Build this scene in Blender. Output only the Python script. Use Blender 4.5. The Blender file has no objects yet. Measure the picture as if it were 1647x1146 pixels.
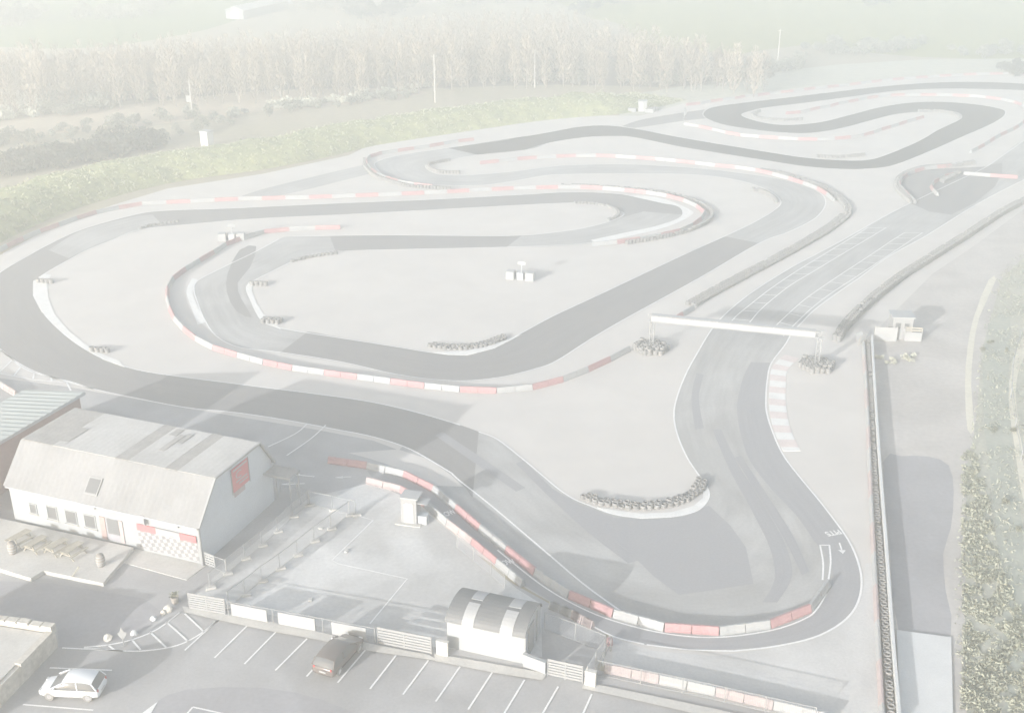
import bpy, bmesh, math, random
from mathutils import Vector, Matrix, noise
from mathutils.geometry import tessellate_polygon
R = math.radians
rnd = random.Random(11)
C = bpy.context.scene.collection

# ------------------------------------------------------------------ camera survey
FPX, CAMH, TILT, CX, CY = 1800.0, 50.0, R(23.2), 823.5, 573.0
def G(px, py, z=0.0):
    """photo point -> world point on the level z"""
    d = (px - CX) / FPX; e = (py - CY) / FPX
    vy = math.cos(TILT) - e * math.sin(TILT); vz = -math.sin(TILT) - e * math.cos(TILT)
    t = (z - CAMH) / vz
    return Vector((d * t, vy * t, z))

# ------------------------------------------------------------------ bookkeeping
def tag(o, label=None, cat=None, group=None, kind=None):
    if label: o['label'] = label
    if cat: o['category'] = cat
    if group: o['group'] = group
    if kind: o['kind'] = kind
    return o
def thing(name, loc, rz, label, cat, group=None):
    o = bpy.data.objects.new(name, None); C.objects.link(o)
    o.empty_display_size = 0.5
    o.location = loc; o.rotation_euler = (0, 0, rz)
    return tag(o, label, cat, group)
def link(name, me, parent=None, loc=(0, 0, 0), rz=0.0):
    o = bpy.data.objects.new(name, me); C.objects.link(o)
    o.location = loc; o.rotation_euler = (0, 0, rz)
    if parent: o.parent = parent
    return o
def copy_tree(o, parent=None):
    c = o.copy(); C.objects.link(c)
    if parent: c.parent = parent
    for ch in list(o.children): copy_tree(ch, c)
    return c

class MB:
    """collects shapes into one mesh"""
    def __init__(self): self.v = []; self.f = []; self.uv = None
    def add(self, vs, fs):
        n = len(self.v); self.v += [tuple(p) for p in vs]; self.f += [tuple(i + n for i in f) for f in fs]
    def box(self, c, s, rz=0.0, taper=1.0, rx=0.0):
        M = Matrix.Rotation(rz, 3, 'Z') @ Matrix.Rotation(rx, 3, 'X')
        hx, hy, hz = s[0] / 2, s[1] / 2, s[2] / 2
        vs = []
        for z in (-1, 1):
            k = taper if z > 0 else 1.0
            for x, y in ((-1, -1), (1, -1), (1, 1), (-1, 1)):
                vs.append(Vector(c) + M @ Vector((x * hx * k, y * hy * k, z * hz)))
        self.add(vs, [(3, 2, 1, 0), (4, 5, 6, 7), (0, 1, 5, 4), (1, 2, 6, 5), (2, 3, 7, 6), (3, 0, 4, 7)])
    def tube(self, p, q, r0, r1=None, n=6, cap=True):
        r1 = r0 if r1 is None else r1
        p = Vector(p); q = Vector(q); d = (q - p).normalized()
        a = d.orthogonal().normalized(); b = d.cross(a)
        vs = []
        for c, r in ((p, r0), (q, r1)):
            for i in range(n):
                t = 2 * math.pi * i / n
                vs.append(c + a * (r * math.cos(t)) + b * (r * math.sin(t)))
        fs = [(i, (i + 1) % n, n + (i + 1) % n, n + i) for i in range(n)]
        if cap: fs += [tuple(range(n - 1, -1, -1)), tuple(range(n, 2 * n))]
        self.add(vs, fs)
    def quad(self, a, b, c, d): self.add([a, b, c, d], [(0, 1, 2, 3)])
    def lathe(self, prof, n=14, c=(0, 0, 0), closed=False):
        vs = []
        for i in range(n):
            t = 2 * math.pi * i / n
            for r, z in prof: vs.append((c[0] + r * math.cos(t), c[1] + r * math.sin(t), c[2] + z))
        m = len(prof); fs = []
        for i in range(n):
            for j in range(m if closed else m - 1):
                j2 = (j + 1) % m
                fs.append((i * m + j, ((i + 1) % n) * m + j, ((i + 1) % n) * m + j2, i * m + j2))
        self.add(vs, fs)
    def prism(self, poly, axis_a, axis_b, org, ext):
        """polygon (a,b) extruded along ext"""
        org = Vector(org); n = len(poly)
        lo = [org + Vector(axis_a) * a + Vector(axis_b) * b for a, b in poly]
        hi = [p + Vector(ext) for p in lo]
        fs = [tuple(range(n - 1, -1, -1)), tuple(range(n, 2 * n))] + [(i, (i + 1) % n, n + (i + 1) % n, n + i) for i in range(n)]
        self.add(lo + hi, fs)
    def card(self, c, s, rg, asp=1.0):
        u = Vector((rg.gauss(0, 1), rg.gauss(0, 1), rg.gauss(0, 1))).normalized()
        w = u.orthogonal().normalized(); v = u.cross(w)
        a = rg.uniform(0, 6.28); w2 = w * math.cos(a) + v * math.sin(a); v2 = u.cross(w2)
        c = Vector(c); w2 = w2 * s * asp; v2 = v2 * s
        self.add([c - w2, c - v2 * .55, c + w2, c + v2 * .55], [(0, 1, 2, 3)])
    def mesh(self, name, m, smooth=False, bevel=0.0):
        me = bpy.data.meshes.new(name); me.from_pydata(self.v, [], self.f)
        if bevel:
            bm = bmesh.new(); bm.from_mesh(me)
            bmesh.ops.recalc_face_normals(bm, faces=bm.faces)
            bmesh.ops.bevel(bm, geom=[e for e in bm.edges if len(e.link_faces) == 2 and e.calc_face_angle(0) > .5], offset=bevel, segments=1, affect='EDGES')
            bm.to_mesh(me); bm.free()
        elif not self.uv:
            bm = bmesh.new(); bm.from_mesh(me)
            if len(bm.faces) < 20000: bmesh.ops.recalc_face_normals(bm, faces=bm.faces)
            bm.to_mesh(me); bm.free()
        if self.uv:
            ul = me.uv_layers.new(name='UVMap')
            for l in me.loops: ul.data[l.index].uv = self.uv[l.vertex_index]
        me.materials.append(m)
        if smooth:
            for p in me.polygons: p.use_smooth = True
        return me
    def build(self, name, m, parent=None, smooth=False, bevel=0.0, loc=(0, 0, 0), rz=0.0):
        return link(name, self.mesh(name, m, smooth, bevel), parent, loc, rz)

# ------------------------------------------------------------------ materials
def mat(name, col, rough=.85, var=.12, scale=.6, col2=None, amt=.5, bump=0.0, bscale=8.0, metal=0.0, uvstreak=False, spec=.3, detail=6.0, blotch=0.0):
    m = bpy.data.materials.new(name); m.use_nodes = True
    nt = m.node_tree; N = nt.nodes; L = nt.links
    b = N['Principled BSDF']; b.inputs['Roughness'].default_value = rough; b.inputs['Metallic'].default_value = metal
    b.inputs['Specular IOR Level'].default_value = spec
    if var <= 0 and not col2:
        b.inputs['Base Color'].default_value = (*col, 1); return m
    tc = N.new('ShaderNodeTexCoord')
    no = N.new('ShaderNodeTexNoise'); no.inputs['Scale'].default_value = scale; no.inputs['Detail'].default_value = detail; no.inputs['Roughness'].default_value = .65
    if uvstreak:
        mp = N.new('ShaderNodeMapping'); mp.inputs['Scale'].default_value = (5.0, .06, 1)
        L.new(tc.outputs['UV'], mp.inputs['Vector']); L.new(mp.outputs['Vector'], no.inputs['Vector']); no.inputs['Scale'].default_value = 1.6
    else:
        geo = N.new('ShaderNodeNewGeometry'); L.new(geo.outputs['Position'], no.inputs['Vector'])
    rp = N.new('ShaderNodeValToRGB'); rp.color_ramp.elements[0].position = .3; rp.color_ramp.elements[1].position = .7
    c2 = col2 or tuple(min(1, c * (1 + var)) for c in col); c1 = col if col2 else tuple(c * (1 - var) for c in col)
    rp.color_ramp.elements[0].color = (*c1, 1); rp.color_ramp.elements[1].color = (*c2, 1)
    L.new(no.outputs['Fac'], rp.inputs['Fac'])
    out = rp.outputs['Color']
    # fine grain over the broad variation
    geo2 = N.new('ShaderNodeNewGeometry')
    n2 = N.new('ShaderNodeTexNoise'); n2.inputs['Scale'].default_value = bscale; n2.inputs['Detail'].default_value = 3
    L.new(geo2.outputs['Position'], n2.inputs['Vector'])
    mr = N.new('ShaderNodeMapRange'); mr.inputs['From Min'].default_value = .25; mr.inputs['From Max'].default_value = .75
    mr.inputs['To Min'].default_value = 1 - var; mr.inputs['To Max'].default_value = 1 + var
    L.new(n2.outputs['Fac'], mr.inputs['Value'])
    vm = N.new('ShaderNodeVectorMath'); vm.operation = 'SCALE'
    L.new(out, vm.inputs[0]); L.new(mr.outputs['Result'], vm.inputs['Scale']); out = vm.outputs['Vector']
    if blotch:
        n3 = N.new('ShaderNodeTexNoise'); n3.inputs['Scale'].default_value = .11; n3.inputs['Detail'].default_value = 5; n3.inputs['Distortion'].default_value = .6
        L.new(geo2.outputs['Position'], n3.inputs['Vector'])
        m3 = N.new('ShaderNodeMapRange'); m3.inputs['From Min'].default_value = .42; m3.inputs['From Max'].default_value = .6
        m3.inputs['To Min'].default_value = 1 - blotch; m3.inputs['To Max'].default_value = 1 + blotch * .4
        L.new(n3.outputs['Fac'], m3.inputs['Value'])
        v3 = N.new('ShaderNodeVectorMath'); v3.operation = 'SCALE'
        L.new(out, v3.inputs[0]); L.new(m3.outputs['Result'], v3.inputs['Scale']); out = v3.outputs['Vector']
    L.new(out, b.inputs['Base Color'])
    if bump:
        bp = N.new('ShaderNodeBump'); bp.inputs['Strength'].default_value = bump; bp.inputs['Distance'].default_value = .05
        L.new(n2.outputs['Fac'], bp.inputs['Height']); L.new(bp.outputs['Normal'], b.inputs['Normal'])
    return m

M = {}
M['gravel'] = mat('pale gravel', (.53, .51, .485), .95, .035, .25, bscale=9, bump=.3, blotch=.03)
M['gravel_grey'] = mat('grey gravel', (.510, .505, .495), .95, .07, .3, bscale=5, bump=.2, blotch=.08)
M['fresh'] = mat('fresh asphalt', (0.221, 0.219, 0.219), .9, .06, .5, uvstreak=True, bscale=5, bump=.05)
M['resurf'] = mat('near resurfaced asphalt', (.283, .286, .298), .9, .06, .5, uvstreak=True, bscale=5, bump=.05)  # fresh asphalt colour lightened near the camera, where the haze is thin
M['farasph'] = mat('far dark asphalt', (.049, .050, .052), .9, .08, .5, uvstreak=True, bscale=4)  # fresh asphalt colour darkened to offset the thicker haze far off
M['worn'] = mat('worn asphalt', (.31, .31, .308), .9, .07, .5, col2=(.42, .42, .412), uvstreak=True, bscale=4, bump=.05, blotch=.10)
M['lot'] = mat('car park asphalt', (.347, .347, .350), .9, .07, .3, bscale=5, blotch=.14, bump=.05)
M['yard'] = mat('yard asphalt', (.509, .509, .501), .9, .08, .25, bscale=3, blotch=.2)
M['paint'] = mat('white road paint', (.72, .72, .71), .7, .06, 1.0)
M['kerb'] = mat('white kerb paint', (.66, .66, .645), .8, .07, .8)
M['kerbred'] = mat('faded red kerb paint', (.60, .53, .51), .8, .1, .8)
M['concrete'] = mat('pale concrete', (.498, .488, .463), .9, .08, .5, bscale=5, blotch=.08)
M['conc_white'] = mat('white concrete', (.552, .561, .561), .85, .05, .4)
M['white_pl'] = mat('white plastic', (.334, .343, .348), .45, .05, 1.5)
M['red_pl'] = mat('red plastic', (.360, .215, .222), .5, .08, 1.2)
M['pink_pl'] = mat('sun faded red plastic', (.36, .305, .305), .6, .08, 1.2)
M['rubber'] = mat('tyre rubber', (.222, .222, .222), .8, .25, 3.0)
M['white_metal'] = mat('white painted metal', (.279, .286, .291), .5, .05, .8)
M['galv'] = mat('galvanised metal', (.45, .47, .49), .5, .08, 1.0, metal=.3)
M['dark'] = mat('dark opening', (.306, .306, .332), .3, .1, 1.0)
M['glass'] = mat('dark glass', (.13, .135, .14), .15, .0)
M['render'] = mat('white rendered wall', (.312, .329, .340), .85, .04, .5, blotch=.04)
M['gable'] = mat('blue grey painted wall', (.482, .513, .545), .85, .05, .4)
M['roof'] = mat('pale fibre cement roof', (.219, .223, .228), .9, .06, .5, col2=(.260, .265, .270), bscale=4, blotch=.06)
M['roofupper'] = mat('pale upper roof sheets', (.418, .413, .399), .9, .06, .5, col2=(.475, .470, .456), bscale=4, blotch=.08)  # sheet colour raised to make up for the grazing sun on the top
M['roofdark'] = mat('weathered roof sheets', (.27, .265, .255), .9, .12, .8, col2=(.36, .35, .335), bscale=4)
M['tinroof'] = mat('pale green sheet roof', (.357, .387, .378), .6, .05, .4, metal=.1)
M['brick'] = mat('reddish brown wall', (.330, .242, .231), .9, .12, .8)
M['sign_red'] = mat('red sign', (.50, .15, .16), .6, .05, 1.0)
M['stone'] = mat('cream stone', (.475, .451, .408), .95, .16, 1.2, bscale=3, bump=.4)
M['timber'] = mat('weathered timber', (.363, .341, .286), .85, .15, 2.0)
M['barrel'] = mat('dark timber barrel', (.287, .263, .237), .85, .15, 2.0)
M['grass'] = mat('dry field grass', (.29, .265, .18), .95, .10, .03, col2=(.34, .295, .22), bscale=.7)
M['field'] = mat('green pasture', (.09, .15, .01), .95, .06, .02, bscale=.5)
M['field2'] = mat('pale green pasture', (.20, .21, .03), .95, .05, .02, bscale=.5)
M['reeds'] = mat('tan dry reeds', (.414, .351, .265), .95, .12, .08, bscale=1.2)
M['verge'] = mat('rough grass verge', (.35, .355, .305), .95, .12, .2, col2=(.43, .425, .365), bscale=2)
M['dirt'] = mat('grey dirt track', (.408, .391, .375), .95, .08, .15, col2=(.476, .454, .431), bscale=2, blotch=.1)
M['toned'] = mat('dark damp tarmac', (.298, .298, .312), .9, .07, .3, bscale=3, blotch=.08)  # one darker tarmac tone, shared by the flat dark areas
M['pathdirt'] = mat('cream stone path', (.576, .552, .468), .95, .08, .3, bscale=2)
M['leaf'] = mat('bramble leaves', (.23, .245, .14), .8, .18, .45, col2=(.39, .39, .265), bscale=1.5)
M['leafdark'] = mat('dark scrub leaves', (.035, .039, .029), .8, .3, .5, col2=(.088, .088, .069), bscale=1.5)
M['leafgrey'] = mat('grey green scrub', (.108, .120, .090), .85, .25, .5, col2=(.264, .264, .210), bscale=1.5)
M['leafcream'] = mat('cream dry tussock', (.420, .427, .352), .9, .12, .4, col2=(.540, .540, .450), bscale=1.5)
M['twig'] = mat('bare tan twigs', (.265, .22, .165), .95, .12, .10, col2=(.32, .275, .21), bscale=.8)
M['leafpale'] = mat('pale green bramble leaves', (.27, .285, .225), .8, .1, .5, col2=(.325, .335, .275), bscale=1.5)
M['hutroof'] = mat('grey sheet roofing', (.144, .150, .156), .6, .06, 1.0)
M['floor'] = mat('dark leaf litter', (.16, .135, .10), .95, .2, .3)
def vary(m, amt):
    nt = m.node_tree; b = nt.nodes['Principled BSDF']; src = b.inputs['Base Color'].links[0].from_socket
    oi = nt.nodes.new('ShaderNodeObjectInfo'); mr = nt.nodes.new('ShaderNodeMapRange'); mr.inputs['To Min'].default_value = 1 - amt; mr.inputs['To Max'].default_value = 1 + amt
    vm = nt.nodes.new('ShaderNodeVectorMath'); vm.operation = 'SCALE'
    nt.links.new(oi.outputs['Random'], mr.inputs['Value']); nt.links.new(src, vm.inputs[0]); nt.links.new(mr.outputs['Result'], vm.inputs['Scale']); nt.links.new(vm.outputs['Vector'], b.inputs['Base Color'])
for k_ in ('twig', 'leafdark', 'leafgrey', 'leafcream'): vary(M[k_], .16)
M['blade'] = mat('grass blades', (.255, .265, .215), .95, .1, .4, col2=(.31, .315, .265), bscale=2)
M['vergedark'] = mat('dark grass strip', (.300, .319, .281), .95, .12, .3, col2=(.375, .388, .338), bscale=2)
M['trunk'] = mat('pale bark', (.22, .19, .16), .95, .15, .6)
M['pole'] = mat('weathered pole', (.50, .48, .45), .9, .08, 1.0)
M['bank'] = mat('bank soil and grass', (.175, .200, .100), .95, .2, .3, col2=(.375, .388, .188), bscale=1.0)
M['car_white'] = mat('white car paint', (.62, .64, .66), .25, .0, spec=.5)
M['car_dark'] = mat('dark grey car paint', (.212, .212, .223), .25, .0, spec=.5)
M['car_brown'] = mat('dark brown car paint', (.125, .111, .106), .25, .0, spec=.5)
M['chrome'] = mat('silver rim', (.5, .5, .52), .35, .0, metal=.6)
M['lamp_red'] = mat('red lamp glass', (.4, .05, .05), .2, .0)
M['lamp_clear'] = mat('clear lamp glass', (.6, .6, .6), .1, .0)

# ------------------------------------------------------------------ curves
def cr(pts, n=5, closed=False):
    """Catmull-Rom through tuples of any size"""
    k = len(pts); out = []; m = k if closed else k - 1
    for i in range(m):
        if closed: p0, p1, p2, p3 = (pts[(i + j - 1) % k] for j in range(4))
        else: p0, p1, p2, p3 = (pts[min(max(i + j - 1, 0), k - 1)] for j in range(4))
        for s in range(n):
            t = s / n
            out.append(tuple(.5 * (2 * b + (c - a) * t + (2 * a - 5 * b + 4 * c - d) * t * t + (3 * b - a - 3 * c + d) * t ** 3) for a, b, c, d in zip(p0, p1, p2, p3)))
    if not closed: out.append(tuple(pts[-1]))
    return out
def path(px, n=4, z=0.0, smooth=True):
    return [G(x, y, z) for x, y in (cr(px, n) if smooth else px)]
def resample(P, step):
    out = [P[0].copy()]; need = step; last = P[0]
    for q in P[1:]:
        d = (q - last).length
        while d >= need and d > 1e-9:
            last = last + (q - last) * (need / d); out.append(last.copy()); d = (q - last).length; need = step
        need -= d; last = q
    return out
def ribbon(name, pairs, m, z, n=5, kind='structure', label=None):
    mb = MB(); mb.uv = []; S = cr(pairs, n); run = 0; prev = None
    for lx, ly, rx, ry in S:
        a = G(lx, ly, z); b = G(rx, ry, z); c = (a + b) / 2
        if prev is not None: run += (c - prev).length
        prev = c
        for k in range(5):
            mb.v.append(tuple(a.lerp(b, k / 4))); mb.uv.append((k / 4, run))
    for i in range(len(S) - 1):
        for k in range(4): mb.f.append((i * 5 + k, i * 5 + k + 1, i * 5 + k + 6, i * 5 + k + 5))
    o = mb.build(name, m); o['kind'] = kind
    if label: o['label'] = label
    return o
def polygon(name, px, m, z, smooth=0, thick=0.0, kind='structure'):
    pts = cr(px, smooth, True) if smooth else px
    W = [G(x, y, z) for x, y in pts]
    return poly_world(name, W, m, thick, kind)
def poly_world(name, W, m, thick=0.0, kind='structure'):
    tris = tessellate_polygon([W]); n = len(W)
    vs = [tuple(p) for p in W]; fs = []
    for t in tris:
        a, b, c = (W[i] for i in t)
        fs.append(tuple(t) if (b - a).cross(c - a).z > 0 else tuple(reversed(t)))
    if thick:
        vs += [(p.x, p.y, p.z - thick) for p in W]
        area = sum(W[i].x * W[(i + 1) % n].y - W[(i + 1) % n].x * W[i].y for i in range(n))
        for i in range(n):
            j = (i + 1) % n
            fs.append((i, i + n, j + n, j) if area > 0 else (j, j + n, i + n, i))
    me = bpy.data.meshes.new(name); me.from_pydata(vs, [], fs); me.materials.append(m)
    o = link(name, me)
    if kind: o['kind'] = kind
    return o
def strip(mb, P, w, z=None):
    """thin flat line of width w along world points"""
    n0 = len(mb.v)
    for i, p in enumerate(P):
        t = (P[min(i + 1, len(P) - 1)] - P[max(i - 1, 0)]); t.z = 0
        t = t.normalized() if t.length > 1e-6 else Vector((1, 0, 0)); s = Vector((-t.y, t.x, 0)) * (w / 2)
        for q in (p - s, p + s): mb.v.append((q.x, q.y, p.z if z is None else z))
    for i in range(len(P) - 1): mb.f.append((n0 + 2 * i, n0 + 2 * i + 1, n0 + 2 * i + 3, n0 + 2 * i + 2))

# ================================================================== SETTING
Z_GRAV, Z_ASP, Z_PATCH, Z_KERB, Z_LINE = .010, .020, .028, .036, .046
# ground sheet
mb = MB(); nx, ny = 40, 40
for j in range(ny + 1):
    for i in range(nx + 1): mb.v.append((-690 + 1380 * i / nx, -120 + 1120 * j / ny, 0))
for j in range(ny):
    for i in range(nx): mb.f.append((j * (nx + 1) + i, j * (nx + 1) + i + 1, (j + 1) * (nx + 1) + i + 1, (j + 1) * (nx + 1) + i))
tag(mb.build('ground', M['grass']), kind='structure')
polygon('field', [(1080, 100), (1300, 72), (1480, 92), (1900, 84), (1900, -60), (900, -60), (935, 22), (1000, 40)], M['field2'], .006, 3)
polygon('field', [(-60, 60), (120, 78), (260, 62), (370, 36), (480, -20), (300, -70), (-60, -60)], M['field'], .006, 3)
polygon('reed_bed', [(-60, 225), (0, 222), (120, 212), (300, 195), (420, 180), (560, 168), (690, 150), (600, 142), (420, 146), (300, 158), (150, 175), (0, 195), (-60, 200)], M['reeds'], .008, 3)
polygon('verge', [(1000, 188), (1100, 172), (1250, 150), (1480, 127), (1900, 118), (1900, 96), (1480, 96), (1250, 115), (1090, 140), (1000, 158)], M['leafcream'], .007, 2)
# circuit gravel
GR = [(-160, 470), (-60, 440), (0, 410), (80, 366), (180, 330), (270, 303), (420, 280), (560, 250), (610, 226), (760, 206), (900, 186), (1030, 186), (1100, 166), (1250, 146), (1480, 124), (1647, 116), (1950, 116), (1950, 330), (1647, 336), (1560, 400), (1500, 440), (1440, 500), (1392, 548), (1408, 800), (1424, 1146), (1428, 1230), (1300, 1230), (1000, 1088), (960, 1060), (980, 1020), (880, 960), (700, 850), (560, 760), (300, 700), (100, 660), (-60, 640), (-160, 600)]
polygon('gravel', GR, M['gravel'], Z_GRAV)
polygon('gravel_apron', [(985, 1025), (1050, 1046), (1150, 1054), (1240, 1042), (1310, 1020), (1365, 985), (1390, 940), (1392, 905), (1416, 905), (1424, 1150), (1330, 1150), (1100, 1100), (985, 1078)], M['gravel_grey'], .014)
# right-hand side
polygon('dirt_track', [(1404, 552), (1440, 545), (1500, 470), (1560, 400), (1660, 330), (1700, 340), (1620, 400), (1575, 470), (1560, 560), (1556, 680), (1550, 740), (1554, 800), (1552, 900), (1552, 1020), (1556, 1200), (1448, 1200), (1420, 800)], M['dirt'], .012)
polygon('dark_tarmac', [(1420, 742), (1450, 733), (1495, 734), (1526, 748), (1534, 790), (1529, 850), (1517, 890), (1521, 950), (1529, 1022), (1446, 1016), (1432, 880)], M['toned'], .016, 2)  # flat area in a darker tone than the dirt track around it
polygon('verge', [(1560, 1200), (1540, 1000), (1540, 800), (1565, 640), (1572, 500), (1600, 430), (1660, 372), (1800, 330), (1900, 600), (1900, 1200)], M['verge'], .010, 2)
polygon('footpath', [(1556, 690), (1552, 620), (1556, 560), (1566, 510), (1590, 450), (1602, 450), (1575, 510), (1566, 560), (1562, 620), (1567, 690)], M['pathdirt'], .018, 2)
polygon('footpath', [(1622, 640), (1628, 590), (1645, 540), (1662, 540), (1640, 590), (1634, 640), (1645, 720), (1660, 800), (1645, 800), (1632, 720)], M['pathdirt'], .018, 2)
polygon('verge', [(1590, 520), (1625, 510), (1622, 600), (1628, 720), (1650, 900), (1660, 1200), (1620, 1200), (1612, 960), (1592, 760), (1580, 640)], M['vergedark'], .0145, 2)
polygon('concrete_pad', [(1442, 1012), (1530, 1024), (1534, 1200), (1450, 1200)], M['conc_white'], .16, 0, .15)
# car park, yard, forecourt
polygon('car_park', [(-60, 905), (0, 912), (165, 936), (205, 880), (330, 905), (500, 800), (480, 760), (430, 730), (560, 770), (700, 850), (820, 935), (975, 1020), (960, 1076), (1100, 1112), (1330, 1165), (1330, 1230), (-100, 1230)], M['lot'], .013)
polygon('pit_yard', [(497, 800), (600, 775), (665, 806), (760, 885), (830, 945), (870, 970), (872, 1056), (700, 1040), (520, 1008), (365, 972), (312, 955), (400, 880)], M['yard'], .020)
polygon('forecourt', [(-60, 815), (0, 833), (160, 868), (215, 880), (176, 924), (166, 937), (70, 917), (50, 929), (0, 914), (-60, 905)], M['concrete'], .35, 0, .35)
polygon('doorstep', [(198, 904), (300, 932), (332, 908), (216, 873)], M['concrete'], .06, 0, .06)
polygon('dark_asphalt', [(0, 934), (90, 938), (232, 962), (262, 985), (225, 1022), (150, 1036), (95, 1040), (92, 1007), (0, 980)], M['toned'], .020)  # this and the next: flat areas darker than the surrounding car park
polygon('dark_asphalt', [(250, 1130), (300, 1108), (420, 1105), (520, 1125), (560, 1160), (250, 1160)], M['toned'], .0185, 2)

polygon('car_park', [(-60, 600), (110, 622), (300, 656), (500, 689), (600, 708), (700, 745), (722, 764), (640, 800), (520, 830), (330, 930), (0, 850), (-60, 830)], M['lot'], .0162)
polygon('dirt_track', [(1392, 548), (1440, 500), (1500, 440), (1560, 400), (1647, 336), (1800, 325), (1700, 360), (1610, 450), (1580, 560), (1568, 690), (1548, 780), (1420, 780)], M['dirt'], .0105)
polygon('wood_floor', [(-60, 172), (150, 165), (300, 158), (420, 150), (560, 146), (700, 142), (900, 136), (1050, 140), (1150, 135), (1230, 118), (1250, 100), (1150, 85), (1030, 70), (900, 50), (700, 50), (450, 72), (200, 88), (-60, 98)], M['floor'], .007, 2)
# ------------------------------------------------------------------ the circuit
STRAIGHT = [(1790, 185, 1860, 200), (1720, 205, 1780, 235), (1647, 226, 1660, 283), (1610, 252, 1605, 310), (1583, 270, 1555, 338), (1530, 295, 1491, 378), (1459, 329, 1430, 412), (1420, 349, 1383, 446), (1355, 386, 1345, 472), (1306, 412, 1310, 498), (1267, 433, 1290, 518), (1202, 475, 1274, 535), (1152, 520, 1262, 555), (1120, 570, 1240, 585), (1100, 608, 1234, 612), (1087, 645, 1232, 640), (1084, 670, 1233, 662), (1090, 700, 1242, 692), (1105, 735, 1259, 730), (1125, 765, 1285, 765), (1138, 785, 1330, 820), (1139, 802, 1370, 878), (1122, 820, 1386, 935), (1090, 829, 1370, 985), (1060, 831, 1320, 1020), (1030, 832, 1250, 1038), (1000, 829, 1180, 1046), (975, 823, 1110, 1044), (950, 813, 1040, 1036), (925, 803, 985, 1022), (900, 787, 930, 992), (870, 762, 875, 962), (840, 737, 820, 928), (800, 706, 765, 882), (770, 694, 705, 822), (740, 683, 655, 788), (690, 668, 600, 772)]
ribbon('racetrack', STRAIGHT, M['worn'], Z_ASP)
MAIN = [(770, 694, 760, 800), (740, 683, 726, 760), (690, 668, 660, 722), (640, 655, 600, 702), (580, 643, 540, 690), (500, 632, 460, 675), (420, 622, 380, 663), (350, 613, 300, 655), (280, 604, 220, 640), (220, 594, 150, 625), (165, 576, 90, 608), (120, 550, 45, 592), (85, 520, 0, 562), (66, 497, -25, 533), (55, 473, -36, 497), (57, 452, -25, 463), (75, 438, 0, 438), (110, 418, 40, 414), (140, 402, 78, 393), (180, 386, 131, 369), (225, 369, 209, 347), (300, 361, 260, 339), (404, 352, 370, 335), (550, 345, 540, 327), (700, 337, 690, 321), (850, 329, 840, 313), (930, 326, 915, 309), (960, 329, 985, 311), (985, 336, 1058, 319), (1003, 342, 1100, 333), (998, 349, 1106, 345), (973, 358, 1065, 366), (930, 368, 1012, 378), (870, 376, 950, 390), (820, 379, 880, 395), (750, 379, 780, 398), (620, 378, 640, 401), (530, 379, 540, 404), (470, 380, 495, 410)]
ribbon('racetrack', MAIN, M['fresh'], Z_ASP + .003)
INNER = [(530, 379, 540, 404), (470, 380, 495, 410), (449, 384, 470, 420), (410, 405, 450, 430), (358, 430, 416, 447), (318, 451, 399, 457), (312, 466, 397, 467), (317, 484, 404, 484), (328, 512, 414, 505), (348, 540, 426, 519), (385, 558, 455, 528), (450, 566, 495, 535), (550, 582, 560, 545), (640, 602, 630, 556), (730, 612, 700, 567), (800, 607, 752, 568), (860, 593, 795, 558), (895, 580, 819, 546), (950, 545, 887, 509), (1010, 510, 960, 475), (1125, 447, 1100, 409), (1221, 391, 1165, 380), (1268, 373, 1215, 356), (1312, 350, 1245, 338), (1328, 325, 1256, 324), (1312, 306, 1238, 307), (1260, 289, 1200, 293), (1190, 278, 1150, 284), (1110, 269.5, 1097, 280), (1000, 264, 1000, 279), (900, 266, 887, 281), (830, 275, 820, 292), (760, 281, 769, 298), (712, 281, 692, 297), (694, 276, 652, 294), (685, 270, 620, 283), (686, 265, 605, 270), (704, 262, 606, 260), (724, 257, 645, 249), (769, 249, 720, 238), (846, 241, 820, 224)]
ribbon('racetrack', INNER, M['worn'], Z_ASP + .006)
FAR = [(769, 249, 720, 238), (846, 241, 846, 219), (887, 229, 887, 212), (940, 221, 930, 204), (985, 219, 975, 202), (1021, 221, 1021, 207), (1100, 237, 1100, 222), (1232, 258, 1232, 244), (1299, 268, 1299, 254), (1360, 272, 1360, 258), (1400, 271, 1395, 257), (1440, 265, 1425, 249), (1501, 241, 1475, 228), (1548, 220, 1510, 208), (1585, 204, 1538, 195), (1611, 190, 1547, 188), (1617, 179, 1542, 182), (1600, 173, 1532, 179), (1569, 168, 1518, 178), (1518, 164, 1478, 180), (1467, 165, 1440, 184), (1417, 172, 1400, 194), (1366, 185, 1350, 207), (1316, 197, 1299, 214), (1265, 201, 1245, 212), (1232, 198, 1195, 206), (1208, 192, 1158, 199), (1195, 187, 1134, 189), (1194, 183, 1132, 180), (1206, 179, 1148, 172), (1232, 173, 1198, 165), (1299, 165, 1265, 157), (1366, 156, 1340, 148), (1434, 147, 1420, 139), (1501, 143, 1500, 133), (1569, 143, 1570, 132), (1660, 147, 1660, 136), (1740, 165, 1780, 152), (1765, 185, 1850, 185), (1740, 205, 1830, 230)]
ribbon('racetrack', FAR, M['farasph'], Z_ASP + .009)
polygon('racetrack', [(1442, 300), (1448, 288), (1465, 277), (1500, 272), (1583, 268), (1612, 262), (1600, 300), (1530, 345), (1467, 328), (1452, 313)], M['fresh'], Z_ASP + .011, 2)
ribbon('link_road', [(370, 322, 400, 322), (420, 305, 470, 310), (500, 285, 545, 292), (590, 264, 606, 276)], M['worn'], Z_ASP - .004)
ribbon('link_road', [(1000, 203, 1020, 206), (1030, 193, 1042, 203), (1080, 184, 1095, 195), (1135, 176, 1140, 190)], M['fresh'], Z_ASP - .004)
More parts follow.
